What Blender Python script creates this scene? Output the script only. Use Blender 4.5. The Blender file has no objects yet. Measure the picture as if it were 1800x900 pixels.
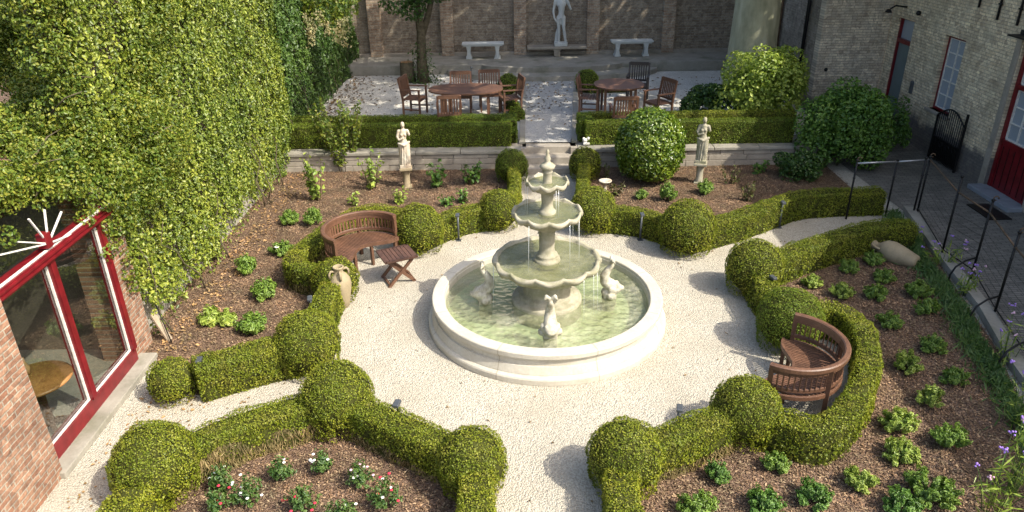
import bpy, bmesh, math, random
import numpy as np
from mathutils import Vector, Matrix
random.seed(7); rng = np.random.default_rng(7)
PI = math.pi
S = bpy.context.scene
COL = S.collection
# ------------------------------------------------------------------ camera
F, PITCH, ROLL, HC = 1300.0, math.radians(26), math.radians(-0.9), 5.5
def ray(px, py):
    u = (px-900)/F; v = -(py-450)/F
    c, s = math.cos(ROLL), math.sin(ROLL)
    u, v = u*c-v*s, u*s+v*c
    return (u, math.cos(PITCH)+v*math.sin(PITCH), -math.sin(PITCH)+v*math.cos(PITCH))
def G(px, py, z=0.0):            # point of the survey photo on the level z
    d = ray(px, py); t = (z-HC)/d[2]; return (d[0]*t, d[1]*t, z)
def GX(px, py, X):
    d = ray(px, py); t = X/d[0]; return (X, d[1]*t, HC+d[2]*t)
def GY(px, py, Y):
    d = ray(px, py); t = Y/d[1]; return (d[0]*t, Y, HC+d[2]*t)
cam_d = bpy.data.cameras.new('camera'); cam = bpy.data.objects.new('camera', cam_d); COL.objects.link(cam)
cam_d.sensor_width = 36; cam_d.lens = F/1800*36; cam_d.clip_end = 500; cam_d.clip_start = .05
c_, s_ = math.cos(ROLL), math.sin(ROLL)
r0 = Vector((1,0,0)); u0 = Vector((0, math.sin(PITCH), math.cos(PITCH))); f0 = Vector((0, math.cos(PITCH), -math.sin(PITCH)))
cr, cu = r0*c_+u0*s_, -r0*s_+u0*c_
M = Matrix((( cr.x, cu.x, -f0.x, 0), (cr.y, cu.y, -f0.y, 0), (cr.z, cu.z, -f0.z, HC), (0,0,0,1)))
cam.matrix_world = M
S.camera = cam
# ------------------------------------------------------------------ world, sun, exposure
SH = Vector((-.80, .46, -1.0)).normalized()      # direction the sunlight travels
elev = math.asin(-SH.z); az = math.atan2(-SH.x, -SH.y)   # az: clockwise from +Y
w = bpy.data.worlds.new('World'); S.world = w; w.use_nodes = True
nt = w.node_tree; nt.nodes.clear()
sky = nt.nodes.new('ShaderNodeTexSky'); sky.sky_type = 'NISHITA'; sky.sun_disc = False
sky.dust_density = 4.0; sky.ozone_density = .4; sky.air_density = 1.0; sky.sun_elevation = elev; sky.sun_rotation = az
bg = nt.nodes.new('ShaderNodeBackground'); bg.inputs[1].default_value = .15
wo = nt.nodes.new('ShaderNodeOutputWorld')
nt.links.new(sky.outputs[0], bg.inputs[0]); nt.links.new(bg.outputs[0], wo.inputs[0])
sl = bpy.data.lights.new('sun', 'SUN'); sl.energy = 3.2; sl.angle = math.radians(.5); sl.color = (1, .93, .80)
so = bpy.data.objects.new('sun', sl); COL.objects.link(so)
so.rotation_euler = SH.to_track_quat('-Z', 'Y').to_euler()
S.view_settings.view_transform = 'Standard'; S.view_settings.look = 'None'
S.view_settings.gamma = 1; S.view_settings.exposure = 1.08
S.render.engine = 'CYCLES'
S.cycles.max_bounces = 6; S.cycles.transparent_max_bounces = 12
S.cycles.caustics_reflective = False; S.cycles.caustics_refractive = False

# ------------------------------------------------------------------ materials
def new_mat(name):
    m = bpy.data.materials.new(name); m.use_nodes = True
    n = m.node_tree; n.nodes.clear()
    o = n.nodes.new('ShaderNodeOutputMaterial')
    b = n.nodes.new('ShaderNodeBsdfPrincipled'); n.links.new(b.outputs[0], o.inputs[0])
    return m, n, b, o
def ramp(n, fac, stops):
    r = n.nodes.new('ShaderNodeValToRGB'); e = r.color_ramp.elements
    while len(e) < len(stops): e.new(.5)
    for k, (p, c) in enumerate(stops):
        e[k].position = p; e[k].color = (*c, 1)
    n.links.new(fac, r.inputs[0]); return r.outputs[0]
def coords(n, scale=(1,1,1), rot=(0,0,0)):
    t = n.nodes.new('ShaderNodeTexCoord'); m = n.nodes.new('ShaderNodeMapping')
    m.inputs['Scale'].default_value = scale; m.inputs['Rotation'].default_value = rot
    n.links.new(t.outputs['Object'], m.inputs[0]); return m.outputs[0]
def geo(n): return n.nodes.new('ShaderNodeNewGeometry')
def noise(n, vec, sc, det=4, rough=.55):
    t = n.nodes.new('ShaderNodeTexNoise'); t.inputs['Scale'].default_value = sc
    t.inputs['Detail'].default_value = det; t.inputs['Roughness'].default_value = rough
    n.links.new(vec, t.inputs['Vector']); return t.outputs['Fac']
def voro(n, vec, sc, out='Distance', feature='F1', rand=1):
    t = n.nodes.new('ShaderNodeTexVoronoi'); t.inputs['Scale'].default_value = sc; t.feature = feature
    t.inputs['Randomness'].default_value = rand
    n.links.new(vec, t.inputs['Vector']); return t.outputs[out]
def mix(n, fac, a, b, mode='MIX'):
    m = n.nodes.new('ShaderNodeMix'); m.data_type = 'RGBA'; m.blend_type = mode
    for i, v in ((0, fac), (6, a), (7, b)):
        if isinstance(v, (int, float)): m.inputs[i].default_value = v
        elif isinstance(v, tuple): m.inputs[i].default_value = (*v, 1)
        else: n.links.new(v, m.inputs[i])
    return m.outputs[2]
def bump(n, b, h, strength=.5, dist=.01):
    k = n.nodes.new('ShaderNodeBump'); k.inputs['Strength'].default_value = strength; k.inputs['Distance'].default_value = dist
    n.links.new(h, k.inputs['Height']); n.links.new(k.outputs[0], b.inputs['Normal'])
def mathn(n, op, a, b=None):
    m = n.nodes.new('ShaderNodeMath'); m.operation = op
    for i, v in ((0, a), (1, b)):
        if v is None: continue
        if isinstance(v, (int, float)): m.inputs[i].default_value = v
        else: n.links.new(v, m.inputs[i])
    return m.outputs[0]

def leaf_mat(name, cols, rough=.45, trans=.22, patch=1.3, spec=.4, brown=0):
    m, n, b, o = new_mat(name)
    g = geo(n)
    c1 = ramp(n, g.outputs['Random Per Island'], [(i/(len(cols)-1), c) for i, c in enumerate(cols)])
    nz_ = noise(n, coords(n), patch, 3)
    v = ramp(n, nz_, [(.3, (.62,.72,.66)), (.7, (1.25,1.15,1.0))])
    c2 = mix(n, 1.0, c1, v, 'MULTIPLY')
    if brown: c2 = mix(n, ramp(n, noise(n, coords(n), 5.5, 4, .7), [(.5, (0,0,0)), (.72, (brown,)*3)]), c2, (.20,.15,.045))
    n.links.new(c2, b.inputs['Base Color']); b.inputs['Roughness'].default_value = rough
    b.inputs['Specular IOR Level'].default_value = spec
    tr = n.nodes.new('ShaderNodeBsdfTranslucent'); n.links.new(mix(n, 1.0, c2, (1.15,1.2,.6), 'MULTIPLY'), tr.inputs[0])
    ms = n.nodes.new('ShaderNodeMixShader'); ms.inputs[0].default_value = trans
    n.links.new(b.outputs[0], ms.inputs[1]); n.links.new(tr.outputs[0], ms.inputs[2]); n.links.new(ms.outputs[0], o.inputs[0])
    return m
def plain(name, col, rough=.6, metal=0, var=.15, sc=8, spec=.5, bstr=.15):
    m, n, b, o = new_mat(name)
    x = noise(n, coords(n), sc, 5)
    lo = tuple(c*(1-var) for c in col); hi = tuple(min(1, c*(1+var)) for c in col)
    n.links.new(ramp(n, x, [(.3, lo), (.7, hi)]), b.inputs['Base Color'])
    b.inputs['Roughness'].default_value = rough; b.inputs['Metallic'].default_value = metal
    b.inputs['Specular IOR Level'].default_value = spec
    if bstr: bump(n, b, x, bstr, .01)
    return m
def stone_mat(name, col, dirt, sc=5, amt=.5, bs=.3, moss=None):
    m, n, b, o = new_mat(name)
    v = coords(n)
    a = noise(n, v, sc, 6, .65); f = noise(n, v, sc*9, 4, .6)
    c = ramp(n, a, [(.35, col), (.35+amt*.6, dirt)])
    c = mix(n, .35, c, ramp(n, f, [(.3, tuple(q*.75 for q in col)), (.7, tuple(min(1, q*1.12) for q in col))]))
    if moss:
        c = mix(n, ramp(n, noise(n, v, sc*.6, 5), [(.54, (0,0,0)), (.72, (.75,.75,.75))]), c, moss)
    n.links.new(c, b.inputs['Base Color']); b.inputs['Roughness'].default_value = .8
    bump(n, b, f, bs, .01)
    return m
def brick_mat(name, c1, c2, mortar, axes, sc=1.0, stain=(.09,.085,.07), stain_amt=.5, low=None, wash=None):
    """axes: which object axes run along / up the wall"""
    m, n, b, o = new_mat(name)
    t = n.nodes.new('ShaderNodeTexCoord'); sp = n.nodes.new('ShaderNodeSeparateXYZ'); n.links.new(t.outputs['Object'], sp.inputs[0])
    cb = n.nodes.new('ShaderNodeCombineXYZ')
    n.links.new(sp.outputs[axes[0]], cb.inputs[0]); n.links.new(sp.outputs[axes[1]], cb.inputs[1])
    br = n.nodes.new('ShaderNodeTexBrick'); br.inputs['Scale'].default_value = 1/sc
    br.inputs['Brick Width'].default_value = .215; br.inputs['Row Height'].default_value = .065
    br.inputs['Mortar Size'].default_value = .010; br.inputs['Mortar Smooth'].default_value = .3; br.inputs['Bias'].default_value = 0
    br.inputs['Color1'].default_value = (*c1, 1); br.inputs['Color2'].default_value = (*c2, 1); br.inputs['Mortar'].default_value = (*mortar, 1)
    # slightly wobbly courses
    dv = noise(n, cb.outputs[0], 6, 2); add = n.nodes.new('ShaderNodeVectorMath'); add.operation = 'ADD'
    cc = n.nodes.new('ShaderNodeCombineXYZ'); dd = mathn(n, 'MULTIPLY', dv, .018); n.links.new(dd, cc.inputs[1]); n.links.new(dd, cc.inputs[0])
    n.links.new(cb.outputs[0], add.inputs[0]); n.links.new(cc.outputs[0], add.inputs[1]); n.links.new(add.outputs[0], br.inputs['Vector'])
    v = cb.outputs[0]
    col = mix(n, .8, br.outputs[0], ramp(n, voro(n, v, 9, 'Color'), [(0, (.55,.5,.48)), (1, (1.35,1.35,1.3))]), 'MULTIPLY')
    col = mix(n, .7, col, ramp(n, noise(n, v, 22, 5, .7), [(.3, (.5,.5,.5)), (.7, (1.5,1.5,1.5))]), 'MULTIPLY')
    if wash: col = mix(n, ramp(n, noise(n, v, 2.3, 6, .7), [(.45, (0,0,0)), (.70, (.5,.5,.5))]), col, wash)
    st = ramp(n, noise(n, v, .9, 5, .6), [(.45, (0,0,0)), (.75, (stain_amt,)*3)])
    col = mix(n, st, col, stain)
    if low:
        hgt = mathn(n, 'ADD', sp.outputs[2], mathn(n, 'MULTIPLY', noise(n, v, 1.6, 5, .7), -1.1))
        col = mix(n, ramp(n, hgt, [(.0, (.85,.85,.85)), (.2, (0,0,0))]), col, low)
    n.links.new(col, b.inputs['Base Color']); b.inputs['Roughness'].default_value = .9
    hh = mathn(n, 'ADD', mathn(n, 'MULTIPLY', br.outputs['Fac'], -1.0), mathn(n, 'MULTIPLY', noise(n, v, 30, 4), .8))
    bump(n, b, hh, .7, .012)
    return m
def wood_mat(name, c1, c2, rough=.5, sc=6):
    m, n, b, o = new_mat(name)
    a = noise(n, coords(n, (sc, sc, sc*6)), 3, 5, .65)
    k = noise(n, coords(n), 2.5, 4)
    c = ramp(n, a, [(.3, c1), (.7, c2)])
    c = mix(n, .6, c, ramp(n, k, [(.35, (.65,.65,.65)), (.65, (1.25,1.2,1.15))]), 'MULTIPLY')
    g = geo(n)
    c = mix(n, .5, c, ramp(n, g.outputs['Random Per Island'], [(0, (.7,.7,.7)), (1, (1.3,1.3,1.3))]), 'MULTIPLY')
    n.links.new(c, b.inputs['Base Color']); b.inputs['Roughness'].default_value = rough
    bump(n, b, a, .2, .004); return m

MT = {}
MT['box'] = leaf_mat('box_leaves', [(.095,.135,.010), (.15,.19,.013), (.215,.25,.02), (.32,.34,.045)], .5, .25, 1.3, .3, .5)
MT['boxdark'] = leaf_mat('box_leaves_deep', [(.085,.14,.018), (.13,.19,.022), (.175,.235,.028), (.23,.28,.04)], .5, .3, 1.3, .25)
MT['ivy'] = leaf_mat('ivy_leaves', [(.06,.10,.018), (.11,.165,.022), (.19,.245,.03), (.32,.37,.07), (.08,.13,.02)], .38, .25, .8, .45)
MT['ivyd'] = leaf_mat('ivy_leaves_shaded', [(.04,.085,.02), (.065,.125,.025), (.10,.17,.035)], .4, .2, .8)  # darker copy of the ivy, shade put into the greens
MT['vine'] = leaf_mat('vine_leaves', [(.06,.11,.02), (.11,.17,.022), (.17,.23,.03), (.27,.28,.045), (.10,.16,.025)], .42, .3, 1.1)
MT['bright'] = leaf_mat('pale_sunlit_leaves', [(.20,.29,.05), (.29,.38,.07), (.38,.46,.11)], .4, .3, 2)  # pale greens; on lit shrubs the sunlight is put into the colour
MT['mid'] = leaf_mat('shrub_leaves', [(.07,.155,.035), (.115,.23,.045), (.18,.31,.06)], .4, .3, 2)
MT['fresh'] = leaf_mat('light_shrub_leaves', [(.12,.21,.04), (.18,.29,.05), (.25,.36,.07)], .4, .3, 2)
MT['deep'] = leaf_mat('dark_shrub_leaves', [(.03,.075,.018), (.05,.11,.022), (.08,.15,.03)], .4, .25, 2)
MT['laurel'] = leaf_mat('glossy_shrub_leaves', [(.06,.12,.012), (.11,.19,.02), (.17,.25,.025), (.22,.29,.04)], .3, .25, 2, .7)
MT['rose'] = leaf_mat('rose_leaves', [(.04,.10,.03), (.08,.15,.03), (.12,.19,.05)], .45, .3, 3)
MT['red_leaf'] = leaf_mat('reddish_leaves', [(.10,.06,.03), (.09,.11,.03), (.12,.14,.04)], .5, .25, 3)
MT['tree'] = leaf_mat('tree_leaves', [(.03,.07,.015), (.05,.11,.02), (.08,.15,.025)], .45, .3, 1)
MT['blossom'] = leaf_mat('pale_seed_clusters', [(.30,.34,.14), (.45,.38,.25), (.50,.46,.28)], .6, .4, 2)
MT['grass'] = leaf_mat('grass_blades', [(.05,.11,.03), (.08,.16,.04), (.12,.19,.06)], .5, .3, 2)
MT['dry'] = leaf_mat('dry_twigs', [(.10,.075,.035), (.20,.155,.08), (.30,.24,.13)], .8, .05, 3, .1)
MT['litter'] = leaf_mat('fallen_leaf', [(.12,.085,.05), (.20,.14,.085), (.30,.22,.14), (.15,.10,.06)], .8, .05, 3, .1)
MT['litterpale'] = leaf_mat('pale_fallen_leaf', [(.45,.30,.17), (.35,.22,.11), (.22,.13,.06)], .8, .05, 3, .1)
MT['core'] = plain('hedge_gap_shade', (.038,.042,.010), .95, var=.5, sc=30, spec=.1)  # near-black green paints the shade in the gaps between leaves
MT['bark'] = plain('tree_bark', (.10,.085,.055), .9, var=.4, sc=14, spec=.1, bstr=.5)
MT['stem'] = plain('plant_stem', (.09,.08,.035), .8, var=.3)
MT['petalw'] = plain('white_petals', (.85,.83,.78), .6, bstr=0)
MT['petalp'] = plain('pink_petals', (.62,.40,.50), .6, bstr=0)
MT['petalr'] = plain('red_petals', (.62,.03,.07), .6, bstr=0)
MT['petalv'] = plain('violet_petals', (.34,.20,.62), .6, bstr=0)
MT['iron'] = plain('black_iron', (.018,.018,.018), .5, .6, .3)
MT['rust'] = plain('rusty_rail', (.13,.085,.05), .6, .4, .4)
MT['lamp'] = plain('lamp_grey_metal', (.09,.10,.11), .45, .4, .2)
MT['red'] = plain('dark_red_paint', (.145,.008,.012), .3, 0, .3, 7, bstr=.05)
MT['white'] = plain('white_paint', (.66,.64,.59), .5, 0, .18, 20)
MT['bluegrey'] = plain('grey_blue_paint', (.13,.17,.17), .5, 0, .12, 3)
MT['zinc'] = plain('zinc', (.35,.37,.39), .4, .6)
MT['teak'] = wood_mat('red_brown_hardwood', (.085,.042,.026), (.165,.085,.050), .5)
MT['teakd'] = wood_mat('dark_hardwood', (.055,.028,.018), (.12,.06,.04), .5)
MT['teakb'] = wood_mat('black_hardwood', (.02,.017,.016), (.05,.042,.04), .5)
MT['oak'] = wood_mat('oak_tabletop', (.25,.12,.04), (.42,.22,.08), .35)
MT['marble'] = stone_mat('fountain_limestone', (.74,.69,.56), (.42,.38,.27), 4, .6, .15)
MT['marblew'] = stone_mat('weathered_limestone', (.42,.39,.30), (.17,.165,.09), 6, .5, .4, (.20,.205,.10))
MT['statue'] = stone_mat('stained_statue_stone', (.60,.56,.46), (.35,.20,.08), 5, .6, .2)
MT['statuew'] = stone_mat('white_statue_stone', (.62,.64,.62), (.42,.44,.42), 6, .8, .15)
MT['fish'] = stone_mat('mottled_spout_stone', (.60,.57,.46), (.16,.14,.08), 12, .45, .4)
MT['kerb'] = stone_mat('grey_kerb_stone', (.33,.31,.26), (.18,.165,.13), 2.5, .6, .3, (.09,.10,.05))
MT['ledge'] = stone_mat('old_ledge_stone', (.38,.34,.28), (.18,.155,.12), 3, .6, .3)
MT['clay'] = stone_mat('grey_clay', (.33,.27,.17), (.20,.16,.09), 6, .6, .2)
MT['rubble'] = stone_mat('wall_base_stone', (.42,.39,.34), (.22,.20,.16), 3, .6, .4)
MT['beech'] = None

def mat_gravel(name, base, dark, sc=55):
    m, n, b, o = new_mat(name); v = coords(n)
    c = ramp(n, voro(n, v, sc, 'Color'), [(0, tuple(q*.62 for q in base)), (.35, tuple(q*.9 for q in base)), (1, tuple(min(1,q*1.18) for q in base))])
    d = voro(n, v, sc)
    c = mix(n, ramp(n, d, [(.45, (0,0,0)), (.75, (.5,.5,.5))]), c, tuple(q*.45 for q in base))
    c = mix(n, ramp(n, noise(n, v, 1.1, 5, .6), [(.40, (0,0,0)), (.75, (.7,.7,.7))]), c, dark)
    c = mix(n, ramp(n, noise(n, v, 14, 3, .6), [(.62, (0,0,0)), (.75, (.35,.35,.35))]), c, dark)
    n.links.new(c, b.inputs['Base Color']); b.inputs['Roughness'].default_value = .9
    b.inputs['Specular IOR Level'].default_value = .2
    bump(n, b, mathn(n, 'MULTIPLY', d, -1.0), .8, .02); return m
MT['gravel'] = mat_gravel('pale_gravel', (.51,.475,.395), (.36,.32,.25), 56)
MT['gravel2'] = mat_gravel('terrace_gravel', (.70,.67,.60), (.42,.39,.33), 42)
def mat_mulch():
    m, n, b, o = new_mat('bark_mulch'); v = coords(n)
    dist = n.nodes.new('ShaderNodeMapping'); n.links.new(v, dist.inputs[0]); dist.inputs['Scale'].default_value = (1,1.7,1); dist.inputs['Rotation'].default_value = (0,0,.7)
    c = ramp(n, voro(n, dist.outputs[0], 42, 'Color'), [(0, (.08,.05,.034)), (.45, (.17,.11,.075)), (.8, (.24,.16,.11)), (1, (.40,.29,.21))])
    c = mix(n, .6, c, ramp(n, noise(n, v, 3, 4), [(.35, (.7,.7,.7)), (.65, (1.2,1.2,1.2))]), 'MULTIPLY')
    n.links.new(c, b.inputs['Base Color']); b.inputs['Roughness'].default_value = .9; b.inputs['Specular IOR Level'].default_value = .2
    h = mathn(n, 'ADD', mathn(n, 'MULTIPLY', voro(n, dist.outputs[0], 42), -1.0), noise(n, v, 12, 4))
    bump(n, b, h, 1.0, .03); return m
MT['mulch'] = mat_mulch()
def mat_pavers():
    m, n, b, o = new_mat('dark_brick_paving'); v = coords(n, (1,1,1), (0,0,.15))
    br = n.nodes.new('ShaderNodeTexBrick'); n.links.new(v, br.inputs['Vector']); br.inputs['Scale'].default_value = 1
    br.inputs['Brick Width'].default_value = .2; br.inputs['Row Height'].default_value = .065; br.inputs['Mortar Size'].default_value = .006
    br.inputs['Color1'].default_value = (.135,.125,.11,1); br.inputs['Color2'].default_value = (.21,.195,.17,1); br.inputs['Mortar'].default_value = (.05,.05,.045,1)
    c = mix(n, .8, br.outputs[0], ramp(n, noise(n, v, 2, 6, .7), [(.3, (.6,.62,.6)), (.7, (1.3,1.28,1.25))]), 'MULTIPLY')
    n.links.new(c, b.inputs['Base Color']); b.inputs['Roughness'].default_value = .75
    bump(n, b, mathn(n, 'MULTIPLY', br.outputs['Fac'], -1.0), .5, .01); return m
MT['pavers'] = mat_pavers()
def mat_beech():
    m, n, b, o = new_mat('smooth_green_bark'); v = coords(n, (1,1,.35))
    c = ramp(n, noise(n, v, 3, 6, .6), [(.3, (.17,.17,.10)), (.55, (.34,.33,.22)), (.75, (.48,.46,.34))])
    n.links.new(c, b.inputs['Base Color']); b.inputs['Roughness'].default_value = .8
    bump(n, b, noise(n, coords(n, (1,1,3)), 6, 5), .35, .02); return m
MT['beech'] = mat_beech()
def facing(n, lo, hi, p=4.0):
    lw = n.nodes.new('ShaderNodeLayerWeight'); lw.inputs[0].default_value = .5
    return mathn(n, 'ADD', mathn(n, 'MULTIPLY', mathn(n, 'POWER', lw.outputs['Facing'], p), hi-lo), lo), lw
def mat_water(name, tint, transp, rip=14, st=.25):
    m, n, b, o = new_mat(name); n.nodes.remove(b)
    v = coords(n)
    t = n.nodes.new('ShaderNodeBsdfTransparent'); t.inputs[0].default_value = (*tint, 1)
    d = n.nodes.new('ShaderNodeBsdfDiffuse')
    c = ramp(n, noise(n, v, 2.6, 5, .65), [(.3, (.20,.23,.13)), (.5, (.40,.41,.26)), (.68, (.66,.65,.50))])
    n.links.new(c, d.inputs[0])
    gl = n.nodes.new('ShaderNodeBsdfGlossy'); gl.inputs['Roughness'].default_value = .05
    fo_, fr = facing(n, .03, .7)
    k = n.nodes.new('ShaderNodeBump'); k.inputs['Strength'].default_value = st; k.inputs['Distance'].default_value = .04
    hh = mathn(n, 'ADD', noise(n, v, rip, 4, .6), voro(n, v, rip*.8))
    n.links.new(hh, k.inputs['Height'])
    for q in (gl, fr, d): n.links.new(k.outputs[0], q.inputs['Normal'])
    m1 = n.nodes.new('ShaderNodeMixShader'); m1.inputs[0].default_value = 1-transp
    n.links.new(t.outputs[0], m1.inputs[1]); n.links.new(d.outputs[0], m1.inputs[2])
    m2 = n.nodes.new('ShaderNodeMixShader'); n.links.new(fo_, m2.inputs[0])
    n.links.new(m1.outputs[0], m2.inputs[1]); n.links.new(gl.outputs[0], m2.inputs[2]); n.links.new(m2.outputs[0], o.inputs[0])
    return m
MT['water'] = mat_water('green_pool_water', (.80,.86,.76), .68, 13, 1.0)
MT['bowlwater'] = mat_water('bowl_water', (.62,.66,.46), .75, 20, .35)
def mat_glass(name, tr=.75, tint=(.66,.70,.66)):
    m, n, b, o = new_mat(name); n.nodes.remove(b)
    t = n.nodes.new('ShaderNodeBsdfTransparent'); t.inputs[0].default_value = (*tint, 1)
    gl = n.nodes.new('ShaderNodeBsdfGlossy'); gl.inputs['Roughness'].default_value = .02
    fo_, fr = facing(n, .16, .9, 3.0)
    m2 = n.nodes.new('ShaderNodeMixShader'); n.links.new(fo_, m2.inputs[0])
    n.links.new(t.outputs[0], m2.inputs[1]); n.links.new(gl.outputs[0], m2.inputs[2]); n.links.new(m2.outputs[0], o.inputs[0])
    return m
MT['glass'] = mat_glass('window_glass')
def mat_pane():
    m, n, b, o = new_mat('curtained_pane'); b.inputs['Base Color'].default_value = (.30,.34,.38,1)
    b.inputs['Roughness'].default_value = .08; b.inputs['Specular IOR Level'].default_value = .8; return m
MT['pane'] = mat_pane()
def mat_basin():
    m, n, b, o = new_mat('basin_limestone'); v = coords(n)
    base = ramp(n, noise(n, v, 3, 6, .65), [(.35, (.54,.51,.43)), (.62, (.46,.42,.33))])
    base = mix(n, .3, base, ramp(n, noise(n, v, 30, 4), [(.3, (.36,.33,.26)), (.7, (.58,.55,.48))]))
    sp = n.nodes.new('ShaderNodeSeparateXYZ'); n.links.new(v, sp.inputs[0])
    at = mathn(n, 'ARCTAN2', sp.outputs[1], sp.outputs[0])
    fr = mathn(n, 'FRACT', mathn(n, 'ADD', mathn(n, 'MULTIPLY', at, 8/(2*PI)), 4.05))
    ln = mathn(n, 'COMPARE', fr, .5); ln.node.inputs[2].default_value = .006
    base = mix(n, mathn(n, 'MULTIPLY', ln, .55), base, (.25,.21,.15))
    n.links.new(base, b.inputs['Base Color']); b.inputs['Roughness'].default_value = .75
    bump(n, b, noise(n, v, 40, 3), .12, .01); return m
MT['basin'] = mat_basin()
MT['basinfloor'] = stone_mat('algae_basin_floor', (.66,.70,.50), (.32,.36,.15), 3, .7, .3, (.26,.27,.09))
MT['brickL'] = brick_mat('red_garden_brick', (.24,.115,.07), (.32,.19,.125), (.31,.27,.215), (1,2), 1.0, stain_amt=.2)
MT['brickLf'] = brick_mat('red_garden_brick_side', (.24,.115,.07), (.32,.19,.125), (.31,.27,.215), (0,2), 1.0, stain_amt=.2)
MT['brickB'] = brick_mat('old_brown_brick', (.25,.195,.14), (.34,.285,.22), (.31,.28,.235), (0,2), 1.3, stain_amt=.35)
MT['brickP'] = brick_mat('old_pier_brick', (.33,.225,.155), (.44,.345,.255), (.38,.34,.28), (0,2), 1.3, stain_amt=.3)
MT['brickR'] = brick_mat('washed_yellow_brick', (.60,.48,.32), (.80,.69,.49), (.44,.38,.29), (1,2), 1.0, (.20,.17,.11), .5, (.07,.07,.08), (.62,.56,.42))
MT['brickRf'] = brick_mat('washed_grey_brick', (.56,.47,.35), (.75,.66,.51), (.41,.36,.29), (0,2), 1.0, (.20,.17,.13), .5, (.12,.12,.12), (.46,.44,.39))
MT['brickS'] = brick_mat('shaded_side_brick', (.26,.22,.17), (.34,.29,.23), (.33,.30,.26), (1,2), 1.0, (.12,.11,.08), .7)  # shade on the left-facing side put into darker brick tones
MT['brickD'] = brick_mat('ivy_gap_shade_brick', (.10,.07,.05), (.15,.11,.08), (.13,.12,.10), (1,2), 1.0, stain_amt=.5)  # brick darkened so gaps in the ivy read as shade
MT['roof'] = plain('roof_tiles', (.20,.12,.09), .85, var=.35, sc=10)

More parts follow.
